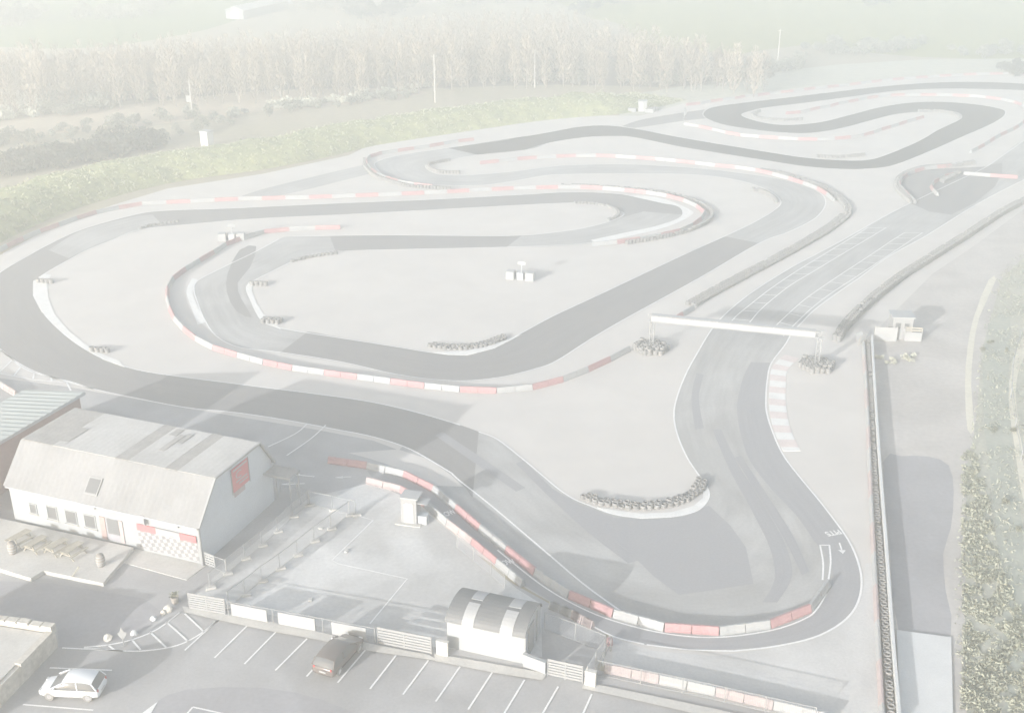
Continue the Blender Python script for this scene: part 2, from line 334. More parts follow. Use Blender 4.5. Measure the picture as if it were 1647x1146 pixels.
# resurfaced dark patches and lanes
ribbon('resurfaced_lane', [(1208, 582, 1239, 583), (1196, 605, 1234, 612), (1187, 640, 1232, 640), (1186, 668, 1233, 665), (1192, 700, 1243, 695), (1206, 740, 1262, 735), (1240, 785, 1300, 785), (1282, 830, 1342, 835), (1310, 870, 1372, 882), (1336, 905, 1385, 928), (1334, 950, 1372, 983), (1300, 988, 1322, 1018), (1240, 1010, 1252, 1036), (1150, 1024, 1152, 1044), (1080, 1018, 1070, 1041), (1000, 1000, 988, 1022), (930, 972, 932, 990), (870, 935, 876, 960), (815, 890, 822, 926), (760, 842, 766, 880), (705, 795, 712, 822), (650, 768, 655, 786), (590, 756, 600, 770)], M['resurf'], Z_PATCH)
polygon('resurfaced_patch', [(985, 832), (1040, 834), (1100, 830), (1140, 812), (1175, 845), (1200, 880), (1212, 938), (1150, 948), (1092, 956), (1050, 925), (1010, 885), (960, 842)], M['resurf'], Z_PATCH)
polygon('resurfaced_patch', [(880, 780), (930, 810), (985, 830), (1010, 885), (960, 850), (910, 815)], M['resurf'], Z_PATCH + .001)
ribbon('resurfaced_lane', [(450, 567, 495, 533), (550, 583, 560, 544), (640, 603, 630, 555), (730, 613, 700, 566), (800, 608, 752, 567), (860, 594, 795, 557), (895, 581, 819, 545), (950, 546, 887, 508), (1010, 511, 960, 474), (1125, 448, 1100, 408), (1221, 391, 1165, 380)], M['fresh'], Z_PATCH)
polygon('resurfaced_lane', [(385, 402), (412, 396), (402, 430), (382, 455), (388, 480), (405, 510), (380, 500), (365, 470), (366, 440)], M['fresh'], Z_PATCH, 2)
ribbon('worn_lane', [(840, 378, 815, 397), (870, 376, 880, 396), (930, 368, 950, 391), (973, 358, 1012, 379), (1003, 349, 1070, 366), (1035, 340, 1108, 346)], M['worn'], Z_PATCH)
ribbon('worn_lane', [(78, 402, 110, 415), (131, 371, 170, 388), (209, 350, 240, 366), (245, 345, 262, 362)], M['worn'], Z_PATCH)
ribbon('worn_lane', [(1440, 262, 1420, 252), (1480, 246, 1462, 234), (1530, 222, 1510, 210), (1580, 200, 1550, 196)], M['worn'], Z_PATCH)
polygon('gravel_apron', [(726, 764), (745, 782), (690, 780), (648, 755), (595, 737), (560, 728), (640, 722), (690, 738)], M['gravel'], Z_PATCH + .003)

for mk in ([(1146, 690, 1160, 690), (1172, 752, 1188, 748), (1206, 815, 1226, 808), (1238, 880, 1262, 872), (1246, 930, 1274, 925), (1226, 968, 1250, 968)], [(1182, 735, 1192, 732), (1222, 800, 1234, 796), (1262, 868, 1276, 862), (1290, 925, 1302, 918)], [(830, 745, 842, 740), (885, 800, 900, 796), (945, 855, 962, 850), (1010, 905, 1030, 900)], [(1120, 600, 1132, 602), (1112, 640, 1124, 640), (1118, 690, 1132, 688)], [(700, 700, 712, 694), (765, 745, 778, 738), (830, 790, 845, 784)]):
    ribbon('tyre_marks', mk, M['resurf'], Z_PATCH + .004)
# painted edge lines
mb = MB()
def edges(pairs, left=True, right=True, w=.16, i0=0, i1=None, inset=.12):
    S = cr(pairs[i0:i1], 5)
    for use, k in ((left, 0), (right, 2)):
        if use: strip(mb, [G(s[k], s[k + 1], Z_LINE) for s in S], w)
edges(STRAIGHT[2:8]); edges(STRAIGHT[7:27]); edges(STRAIGHT[26:35], True, False); edges(STRAIGHT[26:29], False, True)
strip(mb, path([(1000, 983), (938, 938), (871, 881), (787, 810), (740, 773), (726, 760)], 4, Z_LINE), .16)
edges(MAIN[1:]); edges(INNER[2:31]); edges(INNER[30:]); edges(FAR[1:])
tag(mb.build('track_edge_lines', M['paint']), kind='structure')
# starting grid
mb = MB()
L1 = [(1395, 366), (1373, 380), (1315, 415), (1276, 439), (1238, 465), (1211, 486), (1183, 509), (1168, 528)]
L2 = [(1425, 366), (1402, 380), (1340, 417), (1302, 440), (1272, 458), (1246, 478), (1220, 501), (1196, 531)]
L3 = [(1455, 374), (1434, 387), (1400, 410), (1333, 454), (1286, 488), (1238, 533)]
L4 = [(1484, 374), (1464, 387), (1434, 407), (1383, 441), (1333, 474), (1299, 501), (1260, 540)]
for l in (L1, L2, L3, L4): strip(mb, path(l, 5, Z_LINE), .14)
def rungs(a, b, k):
    A = path(a, 8, Z_LINE); B = path(b, 8, Z_LINE)
    la = resample(A, sum((A[i + 1] - A[i]).length for i in range(len(A) - 1)) / k)
    lb = resample(B, sum((B[i + 1] - B[i]).length for i in range(len(B) - 1)) / k)
    for p, q in zip(la, lb): strip(mb, [p, q], .14, Z_LINE + .004)
rungs(L1, L2, 15); rungs(L3, L4, 14)
# left-hand and car park hatching, pit lane marks
def pl(pts, w=.14, sm=0): strip(mb, path(pts, 5, Z_LINE) if sm else path(pts, 1, Z_LINE, False), w)
pl([(-20, 545), (0, 561), (20, 578), (35, 590), (55, 599), (82, 606), (115, 614), (150, 625)], .2, 1)
pl([(-20, 598), (0, 600), (22, 604), (52, 610), (82, 613), (107, 614), (114, 628)], .18)
for a in (((20, 578), (-2, 599)), ((34, 589), (22, 604)), ((55, 599), (53, 610)), ((82, 606), (83, 612))): pl(a, .18)
pl([(494, 681), (475, 697), (431, 718)], .14, 1); pl([(524, 683), (500, 705), (461, 732)], .14, 1)
for a, b in (((506, 766), (477, 763)), ((490, 777), (461, 778)), ((565, 766), (547, 767))):
    pl((a, b), .12); A = G(*b, Z_LINE); d = (A - G(*a, Z_LINE)).normalized(); s = Vector((-d.y, d.x, 0))
    mb.add([A + d * .5, A - d * .25 + s * .22, A - d * .25 - s * .22], [(0, 1, 2)])
pl([(447, 766), (464, 770)], .3)
A, B = G(1350, 872, Z_LINE), G(1356, 890, Z_LINE); d = (B - A).normalized(); s = Vector((-d.y, d.x, 0))
strip(mb, [A, B - d * .4], .14); mb.add([B, B - d * .55 + s * .3, B - d * .55 - s * .3], [(0, 1, 2)])
pl([(1331, 940), (1336, 905), (1334, 876)], .14, 1); pl([(1335, 876), (1318, 876)], .14); pl([(1319, 876), (1324, 905), (1323, 932)], .14, 1)
pl([(1036, 1035), (985, 1022), (932, 994)], .16, 1)
pl([(1331, 948), (1316, 976), (1295, 994), (1240, 1013), (1154, 1024), (1070, 1018), (985, 997), (925, 972), (868, 938), (800, 884)], .14, 1)
for a, b in (((352, 995), (297, 1045)), ((398, 1005), (345, 1057)), ((444, 1015), (393, 1067)), ((494, 1026), (443, 1077)), ((540, 1035), (493, 1087)), ((588, 1044), (543, 1097)), ((637, 1053), (595, 1107)), ((689, 1061), (648, 1116)), ((740, 1071), (701, 1127)), ((792, 1080), (753, 1140)), ((844, 1092), (805, 1156)), ((898, 1103), (862, 1165)), ((952, 1115), (925, 1175)),
             ((80, 1073), (180, 1077)), ((37, 1132), (150, 1141)), ((100, 1041), (198, 1046)), ((310, 1136), (290, 1160)), ((310, 1136), (365, 1148))): pl((a, b), .13)
pl([(135, 1040), (175, 1036), (215, 1027), (255, 1010), (289, 984)], .14, 1)
pl([(135, 1041), (200, 1046), (240, 1045), (285, 1037), (320, 1020), (352, 995)], .14, 1)
for a in (((173, 1036), (185, 1045)), ((212, 1028), (226, 1044)), ((241, 1015), (267, 1040)), ((267, 999), (303, 1031)), ((297, 986), (328, 1015))): pl(a, .14)
mb.add([G(x, y, Z_LINE) for x, y in ((254, 1127), (243, 1146), (236, 1160), (215, 1160), (228, 1146))], [(0, 1, 2, 3, 4)])
pl([(545, 824), (570, 827), (600, 836), (534, 900), (545, 906), (655, 930), (595, 1002)], .12)
tag(mb.build('road_markings', M['paint']), kind='structure')
def ground_text(s, px, size, rz, squash=1.0):
    cu = bpy.data.curves.new('road_lettering', 'FONT'); cu.body = s; cu.size = size; cu.align_x = 'CENTER'; cu.align_y = 'CENTER'; cu.offset = .03
    o = bpy.data.objects.new('tmp', cu); C.objects.link(o); bpy.context.view_layer.update()
    me = bpy.data.meshes.new_from_object(o); bpy.data.objects.remove(o)
    for v in me.vertices: v.co.x *= squash
    me.materials.clear(); me.materials.append(M['paint'])
    o = link('road_lettering', me, None, G(*px, Z_LINE + .004), rz); o['kind'] = 'structure'
ground_text('PITS', (1340, 856), .95, R(197), .8)
ground_text('SLOW', (719, 826), 1.0, R(34), .55); ground_text('SLOW', (812, 905), 1.0, R(30), .6)

# kerbs (raised 5 cm)
polygon('kerb', [(53, 452), (53, 475), (66, 500), (92, 528), (130, 556), (165, 577), (200, 590), (192, 580), (150, 563), (112, 533), (88, 505), (78, 480), (76, 458), (82, 442), (72, 440)], M['kerb'], .05, 0, .05)
polygon('kerb', [(960, 815), (985, 826), (1030, 833), (1080, 831), (1122, 821), (1139, 803), (1138, 785), (1131, 778), (1131, 800), (1115, 813), (1080, 823), (1030, 825), (990, 820)], M['kerb'], .05, 0, .05)
polygon('kerb', [(690, 566), (720, 570), (752, 571), (795, 560), (840, 537), (795, 553), (752, 563), (720, 565)], M['kerb'], .05, 0, .05)
polygon('kerb', [(399, 455), (397, 467), (404, 486), (415, 507), (428, 520), (452, 529), (440, 517), (424, 505), (412, 486), (405, 467), (408, 452)], M['kerb'], .05, 0, .05)
ribbon('kerb', [(1012, 314, 985, 309), (1060, 318, 1062, 326), (1108, 336, 1092, 333), (1112, 346, 1095, 348), (1075, 364, 1060, 362), (1020, 378, 1005, 374), (960, 391, 950, 386)], M['kerb'], .045)
ribbon('kerb', [(318, 449, 309, 447), (310, 468, 300, 468), (316, 488, 306, 490), (330, 518, 318, 522)], M['kerb'], .045)
kp = resample(path([(1262, 570), (1242, 590), (1238, 615), (1237, 650), (1244, 690), (1262, 730)], 8, .05), .78)
for i in range(0, len(kp) - 2, 2):
    a, b = kp[i], kp[i + 2]; d = (b - a).normalized(); s = Vector((-d.y, d.x, 0))
    if s.x < 0: s = -s
mbs = {'kerb': MB(), 'kerbred': MB()}
for i in range(0, len(kp) - 1):
    a, b = kp[i], kp[i + 1]; d = (b - a).normalized(); s = Vector((-d.y, d.x, 0))
    if s.x < 0: s = -s
    mbs['kerb' if (i // 2) % 2 else 'kerbred'].prism([(0, 0), (1.7, 0), (1.7, .02), (0, .05)], s, (0, 0, 1), (a.x, a.y, .012), (b - a) * .98)
for k, q in mbs.items(): tag(q.build('kerb', M[k]), kind='structure')
# pavement along the car park edge
ribbon('pavement', [(293, 974, 297, 984), (365, 985, 350, 996), (430, 998, 440, 1015), (510, 1015, 505, 1027), (600, 1035, 590, 1045), (690, 1052, 705, 1062)], M['concrete'], .10)
ribbon('pavement', [(698, 1050, 700, 1062), (790, 1066, 790, 1080), (880, 1082, 872, 1093)], M['concrete'], .11)
ribbon('pavement', [(940, 1096, 936, 1106), (1050, 1118, 1045, 1130), (1250, 1160, 1240, 1175)], M['concrete'], .10)

# ------------------------------------------------------------------ bank behind the circuit
BANKF = [(-160, 462), (-60, 420), (0, 390), (100, 344), (200, 312), (265, 296), (330, 285), (420, 273), (520, 254), (590, 237), (640, 228), (760, 210), (880, 193), (1000, 183), (1060, 172), (1110, 160)]
BF = resample(path(BANKF, 5), 3.0)
prof = [(0, 0), (1.4, 1.1), (3.4, 2.3), (6.5, 3.1), (11.0, 3.1), (14.0, 1.8), (16.5, 0)]
mb = MB(); bank_pts = []
for i, p in enumerate(BF):
    t = (BF[min(i + 1, len(BF) - 1)] - BF[max(i - 1, 0)]).normalized(); s = Vector((-t.y, t.x, 0))
    k = min(1.0, (len(BF) - 1 - i) / 8.0)
    row = []
    for a, h in prof:
        q = p + s * a; jit = noise.noise(q * .25) * .5
        row.append(Vector((q.x + jit * .4, q.y + jit * .4, max(0, h * k * (1 + jit * .6)) if h else 0)))
    bank_pts.append(row); mb.v += [tuple(q) for q in row]
m_ = len(prof)
for i in range(len(BF) - 1):
    for k in range(m_ - 1): mb.f.append((i * m_ + k, (i + 1) * m_ + k, (i + 1) * m_ + k + 1, i * m_ + k + 1))
tag(mb.build('bank', M['bank'], smooth=True), kind='structure')
mb = MB(); rg = random.Random(5)
for i in range(len(bank_pts) - 1):
    y = bank_pts[i][0].y
    dens = 220 if y < 200 else 130
    for _ in range(dens):
        k = rg.randrange(m_ - 1); a = bank_pts[i][k].lerp(bank_pts[i + 1][k], rg.random()); b = bank_pts[i][k + 1].lerp(bank_pts[i + 1][k + 1], rg.random())
        p = a.lerp(b, rg.random())
        cl = noise.noise(p * .45)
        hh = (.5 + cl) * .65 if cl > -.5 else 0
        p = p + Vector((rg.uniform(-.2, .2), rg.uniform(-.2, .2), rg.random() ** 1.5 * max(.15, hh)))
        mb.card(p, rg.uniform(.10, .28), rg, 1.3)
tag(mb.build('bramble_cover', M['leaf']), 'bright green bramble growing thick over the long bank behind the circuit', 'brambles', kind='stuff')

# ================================================================== BARRIERS
def block_mesh(name, m, L, h=.62, w=.5):
    mb = MB()
    pr = [(-w / 2, 0), (-w / 2, .16), (-w * .32, .30), (-w * .2, h - .05), (-w * .14, h), (w * .14, h), (w * .2, h - .05), (w * .32, .30), (w / 2, .16), (w / 2, 0)]
    xs = []; k = 2
    for u in range(k):                                  # two moulded units pinned end to end
        a = -L / 2 + u * L / k + .03; b = -L / 2 + (u + 1) * L / k - .03
        st = [(a, .94), (a + .05, 1), (a + .55, 1), (a + .6, .93), (a + .78, .93), (a + .83, 1), (b - .83, 1), (b - .78, .93), (b - .6, .93), (b - .55, 1), (b - .05, 1), (b, .94)]
        n0 = len(mb.v); m_ = len(pr)
        for x, s in st:
            for y, z in pr: mb.v.append((x, y * s, z if z else 0))
        for i in range(len(st) - 1):
            for j in range(m_ - 1): mb.f.append((n0 + i * m_ + j, n0 + i * m_ + j + 1, n0 + (i + 1) * m_ + j + 1, n0 + (i + 1) * m_ + j))
        mb.f.append(tuple(n0 + j for j in range(m_))); mb.f.append(tuple(n0 + (len(st) - 1) * m_ + j for j in range(m_ - 1, -1, -1)))
        if u: mb.box((a - .03, 0, h * .5), (.1, .06, h * .9))
        for sx in (a + .69, b - .69): mb.box((sx, 0, h + .015), (.16, .05, .03))
    return mb.mesh(name, m)
BL = {}
def barrier_run(px, where, seq=('red', 'white'), L=3.9, start=0, off=0.0, h=.62, w=.5, smooth=4):
    P = path(px, smooth, Z_ASP); S = resample(P, L)
    if off: S = resample(resample(P, off)[1:], L) if off < L else S
    for i in range(len(S) - 1):
        c = seq[(i + start) % len(seq)]
        key = (c, round(L, 2), h, w)
        if key not in BL: BL[key] = block_mesh('barrier_block', M[{'red': 'red_pl', 'white': 'white_pl', 'pink': 'pink_pl'}[c]], L, h, w)
        a, b = S[i], S[i + 1]; d = b - a; mid = (a + b) / 2
        o = link('barrier_block', BL[key], None, mid, math.atan2(d.y, d.x))
        tag(o, '%s plastic barrier block %s' % ({'red': 'red', 'white': 'white', 'pink': 'sun-bleached pink'}[c], where), 'barrier', 'barrier blocks ' + where)
barrier_run([(-20, 416), (0, 404), (29, 390), (60, 376), (110, 358), (145, 346), (177, 339), (219, 331), (256, 328), (303, 326), (342, 324), (386, 322), (426, 321), (507, 319), (589, 316), (666, 313), (745, 309), (822, 305), (899, 303), (940, 303), (971, 305), (1035, 311), (1087, 320), (1120, 333), (1134, 345), (1122, 358), (1098, 372), (1050, 383), (1000, 391), (957, 395), (925, 400)], 'in the long back straight run below the bramble bank', start=1, off=1.2)
barrier_run([(548, 368), (502, 369), (455, 372), (414, 377), (384, 388), (362, 396), (338, 412), (313, 426), (290, 441), (275, 454), (269, 468), (270, 485), (275, 502), (283, 517), (300, 535), (323, 552), (352, 565), (390, 576), (445, 590), (500, 599), (560, 607), (605, 613), (658, 620), (712, 627), (774, 631), (831, 630), (885, 619), (927, 605), (964, 588), (998, 572), (1036, 549)], 'curving round the infield to the gantry', start=0)
barrier_run([(1078, 520), (1098, 508), (1116, 497)], 'between the gantry and the long tyre wall', start=0, L=3.0)
barrier_run([(772, 264), (801, 261), (836, 257), (868, 255), (907, 253), (939, 252), (985, 253), (1058, 258), (1100, 262), (1160, 269), (1195, 272), (1228, 278), (1262, 287), (1282, 293), (1313, 304), (1330, 314), (1343, 326)], 'before the curved far hairpin tyre wall', start=0)
barrier_run([(762, 226), (728, 230), (690, 237), (640, 244), (604, 250), (590, 258), (592, 268), (605, 281), (630, 291), (660, 298), (717, 304)], 'round the left hairpin below the bank', start=0, L=3.6)
barrier_run([(1104, 170), (1124, 168), (1151, 163), (1173, 161), (1201, 156), (1225, 154), (1253, 150), (1276, 148), (1303, 144), (1326, 142), (1380, 136), (1430, 130), (1480, 126), (1560, 121), (1660, 119)], 'along the far edge below the dry grass', start=0)
barrier_run([(1264, 184), (1287, 182), (1312, 176), (1331, 173), (1353, 167), (1372, 164), (1395, 159), (1419, 156), (1449, 154), (1478, 154), (1515, 154), (1538, 155), (1577, 157), (1600, 160), (1630, 165), (1650, 175), (1652, 190), (1635, 206), (1606, 220), (1580, 236), (1550, 251)], 'looping over the far double loop', start=0)
barrier_run([(1100, 201), (1130, 206), (1160, 213), (1190, 219), (1255, 224), (1306, 226), (1336, 225), (1372, 222), (1397, 217), (1420, 209), (1435, 205), (1459, 197), (1474, 193), (1490, 188)], 'inside the far double loop', start=1)
barrier_run([(1471, 326), (1458, 313), (1447, 301), (1450, 289), (1466, 279), (1492, 272), (1525, 269), (1556, 264)], 'round the chicane pocket at the right edge', start=1, L=3.2)
barrier_run([(1508, 315), (1497, 301), (1510, 290), (1528, 283), (1546, 281)], 'hooked round the inside of the chicane pocket', start=1, L=2.8)
barrier_run([(1549, 281), (1575, 283), (1603, 285), (1626, 287), (1650, 287)], 'laid straight across the track at the right edge', start=1, L=4.6)
barrier_run([(1331, 941), (1324, 957), (1312, 972), (1295, 986), (1268, 998), (1238, 1007), (1200, 1014), (1154, 1018), (1110, 1017), (1070, 1012), (1027, 1002), (985, 989), (955, 977), (925, 964), (895, 947), (868, 928), (832, 900), (800, 874), (770, 850), (742, 826), (715, 802), (692, 785), (668, 772), (640, 762), (610, 755), (570, 748), (530, 743), (500, 738), (470, 735)], 'between the bottom bend and the pit lane', start=1, h=.6, w=.6)
barrier_run([(590, 776), (620, 782), (650, 792), (672, 803), (690, 818), (715, 840), (742, 861), (770, 882), (800, 908), (832, 936), (850, 948)], 'on the yard side of the pit lane', seq=('pink', 'red', 'white'), L=3.6, start=0)
barrier_run([(884, 976), (908, 986), (930, 996), (965, 1016)], 'behind the fenced corner yard', seq=('white', 'pink'), L=2.0)
barrier_run([(972, 1078), (1020, 1087), (1075, 1099), (1130, 1111), (1190, 1125), (1250, 1139), (1310, 1153), (1350, 1163)], 'at the bottom right corner of the car park', seq=('pink', 'white'), L=3.8, start=0)
barrier_run([(-25, 603), (0, 620), (20, 632), (40, 645)], 'beside the green roofed shed', seq=('pink', 'white'), L=2.6)
barrier_run([(1389, 552), (1393, 620), (1397, 700), (1401, 800), (1406, 900), (1410, 980), (1414, 1060), (1419, 1146), (1423, 1220)], 'before the straight right-hand tyre wall', seq=('white', 'pink'), L=4.6, start=0, h=.5, w=.45)

# ------------------------------------------------------------------ tyres
def stack_mesh(k, seed):
    mb = MB(); rg = random.Random(seed)
    for i in range(k):
        mb.lathe([(.17, .02), (.20, 0), (.27, 0), (.30, .04), (.30, .15), (.27, .19), (.20, .19), (.17, .17)], 12, (rg.uniform(-.03, .03), rg.uniform(-.03, .03), .19 * i), True)
    return mb.mesh('tyre_stack', M['rubber'], smooth=True)
ST = {(k, s): stack_mesh(k, 10 * k + s) for k in (1, 2, 3, 4) for s in (0, 1, 2)}
def tyre_wall(px, label, rows=1, k=3, smooth=4, sec=None, group=None, side=1):
    P = resample(path(px, smooth, Z_ASP), .61)
    secs = [P] if not sec else [P[i:i + sec] for i in range(0, len(P), sec) if len(P[i:i + sec]) > 2]
    for Q in secs:
        c = Q[len(Q) // 2]
        t = thing('tyre_wall', c, 0, label, 'tyre wall', group)
        for i, p in enumerate(Q):
            d = Q[min(i + 1, len(Q) - 1)] - Q[max(i - 1, 0)]; d = d.normalized(); s = Vector((-d.y, d.x, 0)) * side
            for r in range(rows):
                q = p + s * (.56 * r) + d * (.305 * (r % 2)) - c
                kk = max(1, k - (1 if rnd.random() < .12 else 0))
                link('tyre_stack', ST[(kk, rnd.randrange(3))], t, (q.x + rnd.uniform(-.03, .03), q.y + rnd.uniform(-.03, .03), 0), rnd.uniform(0, 6))
tyre_wall([(938, 801), (960, 809), (1000, 816), (1040, 818), (1080, 813), (1110, 802), (1128, 788), (1134, 774)], 'crescent of black tyres on the gravel tip above the bottom bend', rows=2, k=2)
tyre_wall([(692, 557), (720, 561), (750, 561), (782, 556), (812, 545)], 'short bowed tyre wall on the infield side of the middle bend', rows=2, k=2)
for px, n, lab in (((72, 452), 2, 'dark tyre heap at the top of the white kerb on the left bend'), ((160, 562), 2, 'dark tyre heap at the bottom of the white kerb on the left bend'), ((415, 456), 2, 'dark tyre heap at the upper corner of the inner left bend'), ((438, 514), 3, 'dark tyre heap at the lower corner of the inner left bend')):
    c = G(*px, Z_GRAV); t = thing('tyre_heap', c, 0, lab, 'tyre heap')
    for i in range(4):
        for j in range(n):
            link('tyre_stack', ST[(3 if j else 2, (i + j) % 3)], t, (i * .6 - .9 + .3 * (j % 2), -j * .54 - .0 + i * -.1, 0), i + j)
tyre_wall([(225, 368), (250, 362), (285, 357)], 'low tyre row on the inner edge where the left bend joins the back straight', k=2)
tyre_wall([(470, 421), (500, 414), (540, 408)], 'low tyre row at the start of the inner loop', k=2)
tyre_wall([(925, 327), (950, 328), (975, 332), (992, 339), (993, 348), (978, 355)], 'hooked tyre row inside the hairpin at the end of the back straight', k=2)
tyre_wall([(1211, 306), (1228, 310), (1242, 318), (1250, 327)], 'short curved tyre row inside the far hairpin', k=3)
tyre_wall([(722, 259), (705, 262), (689, 266), (692, 273), (708, 278), (742, 279)], 'hooked tyre row inside the left hairpin below the bank', k=3)
tyre_wall([(1222, 180), (1210, 185), (1216, 190), (1250, 194), (1290, 193)], 'hooked tyre row inside the left tip of the far double loop', k=3)
tyre_wall([(1315, 253), (1350, 254), (1392, 250)], 'straight tyre row at the bottom of the far double loop', k=3)
tyre_wall([(1478, 180), (1510, 180), (1532, 184), (1543, 189)], 'tyre row inside the right tip of the far double loop', k=3)
tyre_wall([(1540, 279), (1525, 287), (1512, 293)], 'tyre row behind the hooked barrier inside the chicane pocket', k=3, rows=2)
tyre_wall([(1564, 262), (1530, 267), (1490, 270), (1462, 277), (1444, 289), (1441, 302), (1452, 315), (1466, 327)], 'tyre wall wrapped round the outside of the chicane pocket', rows=2, k=3)
tyre_wall([(1119, 492), (1150, 474), (1200, 447), (1240, 426), (1280, 404), (1320, 381), (1347, 363), (1365, 348)], 'long straight tyre wall between the middle straight and the starting grid', rows=3, k=2)
tyre_wall([(1366, 346), (1366, 335), (1352, 320), (1325, 302), (1290, 290), (1255, 280), (1225, 275)], 'curved tyre wall round the outside of the far hairpin', rows=2, k=3)
tyre_wall([(722, 305), (660, 301), (628, 293), (603, 284), (588, 270), (586, 258)], 'tyre wall round the outside of the left hairpin', rows=1, k=3)
tyre_wall([(905, 300), (960, 302), (1035, 308), (1087, 316), (1125, 328), (1144, 343), (1138, 358), (1100, 375), (1050, 386), (1005, 393)], 'tyre wall behind the barriers round the hairpin at the end of the back straight', rows=1, k=3)
tyre_wall([(1349, 549), (1366, 524), (1400, 490), (1450, 450), (1500, 418), (1560, 380), (1620, 341), (1680, 312)], 'long curving tyre wall between the starting grid and the dirt track', rows=2, k=4, sec=None)
tyre_wall([(1395, 552), (1399, 620), (1403, 700), (1408, 800), (1415, 900), (1421, 980), (1426, 1060), (1432, 1146), (1437, 1210)], 'dead straight tyre wall running down to the bottom edge beside the white wall', rows=1, k=2)

# right-hand white wall
P = resample(path([(1401, 550), (1407, 660), (1415, 780), (1424, 900), (1432, 1020), (1440, 1120), (1448, 1220)], 4), 3.2)
for i in range(len(P) - 1):
    a, b = P[i], P[i + 1]; d = b - a
    if i == 0:
        mb = MB(); Lw = d.length
        mb.box((0, 0, .45), (Lw - .02, .14, .9)); mb.box((0, 0, .93), (Lw - .02, .2, .06))
        wall_me = mb.mesh('concrete_wall', M['conc_white'])
    tag(link('concrete_wall', wall_me, None, (a + b) / 2, math.atan2(d.y, d.x)), 'white concrete wall panel in the line behind the straight right-hand tyre wall', 'wall', 'white concrete wall panels')

# ------------------------------------------------------------------ start gantry
A, B = G(1047, 562), G(1313, 590)
def tyre_ring(c, lab, r=2.0):
    t = thing('tyre_heap', (c.x, c.y, .02), 0, lab, 'tyre heap')
    rg = random.Random(int(c.x * 10))
    for q in range(-4, 5):
        for p in range(-4, 5):
            x = .6 * (p + q / 2); y = .53 * q
            if .5 < math.hypot(x, y) < r: link('tyre_stack', ST[(rg.choice((3, 3, 4)), rg.randrange(3))], t, (x + rg.uniform(-.06, .06), y + rg.uniform(-.06, .06), 0), rg.uniform(0, 6))
tyre_ring(A, 'round heap of black tyres packed about the left post of the white gantry')
tyre_ring(B, 'round heap of black tyres packed about the right post of the white gantry')
d = B - A; Lg = d.length; az = math.atan2(d.y, d.x)
g = thing('start_gantry', A, az, 'white lattice gantry spanning the starting grid', 'gantry')
HG = 3.55
for x in (0, Lg):
    mb = MB()
    for sx in (-.22, .22):
        for sy in (-.22, .22): mb.tube((x + sx, sy, 0), (x + sx, sy, HG), .045)
    for k in range(6):
        z0, z1 = k * HG / 6, (k + 1) * HG / 6; f = 1 if k % 2 else -1
        for sy in (-.22, .22): mb.tube((x - .22 * f, sy, z0), (x + .22 * f, sy, z1), .03)
        for sx in (-.22, .22): mb.tube((x + sx, -.22 * f, z0), (x + sx, .22 * f, z1), .03)
    mb.build('post', M['white_metal'], g)
mb = MB()
for sy in (-.3, .3):
    for z in (HG, HG + .66): mb.tube((-.5, sy, z), (Lg + .5, sy, z), .05)
k = 0; x = -.4
while x < Lg + .3:
    f = 1 if k % 2 else -1; k += 1
    for sy in (-.3, .3): mb.tube((x, sy, HG + .375 - .375 * f), (x + .6, sy, HG + .375 + .375 * f), .03)
    for z in (HG, HG + .75): mb.tube((x, -.3 * f, z), (x + .6, .3 * f, z), .03)
    x += .6
mb.build('beam', M['white_metal'], g)
mb = MB(); mb.box((Lg / 2 - .3, -.37, HG + .4), (Lg - .4, .03, .6)); mb.build('banner_board', M['white_pl'], g)
mb = MB(); mb.box((Lg / 2 - .3, 0, HG + .80), (Lg - .4, .7, .03)); mb.build('cover_sheet', M['white_pl'], g)

# ------------------------------------------------------------------ start hut
c = G(1449, 546)
h = thing('start_hut', c, R(-6), 'white flat-roofed start hut with two dark window openings beside the dirt track', 'hut')
mb = MB(); mb.box((0, 1.1, 1.35), (2.3, 2.2, 2.7)); mb.build('wall', M['white_metal'], h, bevel=.03)
mb = MB(); mb.box((0, 1.1, 2.76), (2.6, 2.5, .12)); mb.build('roof', M['white_pl'], h)
for x, w, hh in ((-.55, .62, .72), (.45, .55, .6)):
    f = MB(); f.box((x, -.02, 1.75), (w + .1, .04, hh + .1)); fo = f.build('window', M['white_pl'], h)
    q = MB(); q.box((x, -.05, 1.75), (w, .03, hh)); q.build('pane', M['glass'], fo)
mb = MB(); mb.box((.2, -.02, 1.2), (.2, .04, .25)); mb.build('speaker_vent', M['dark'], h)
c = G(1432, 549)
s = thing('screen_fence', c, R(-5), 'low white board screen standing left of the start hut', 'fence')
mb = MB(); mb.box((-.6, .1, .85), (2.6, .05, 1.7)); mb.build('board', M['white_pl'], s)
for x in (-1.85, -.6, .65):
    mb = MB(); mb.box((x, .17, .9), (.09, .09, 1.8)); mb.build('post', M['timber'], s)
c = G(1468, 549)
s = thing('screen_fence', c, R(-6), 'white board screen with dark rails standing right of the start hut', 'fence')
mb = MB(); mb.box((0, .1, .55), (1.9, .05, 1.1)); mb.build('board', M['white_pl'], s)
for z in (1.35, 1.65):
    mb = MB(); mb.box((0, .1, z), (1.9, .05, .16)); mb.build('rail', M['timber'], s)
for x in (-.95, .95):
    mb = MB(); mb.box((x, .17, .9), (.1, .1, 1.8)); mb.build('post', M['white_metal'], s)
c = G(1384, 551)
s = thing('board_sign', c, R(20), 'small white A-frame board at the near end of the curving tyre wall', 'sign')
for f in (-1, 1):
    mb = MB(); mb.box((0, f * .25, .6), (.9, .04, 1.25), rx=R(-f * 20)); mb.build('panel', M['white_pl'], s)
s = thing('board_sign', G(1380, 556), R(-20), 'thin leaning marker pole beside the small white A-frame board', 'sign')
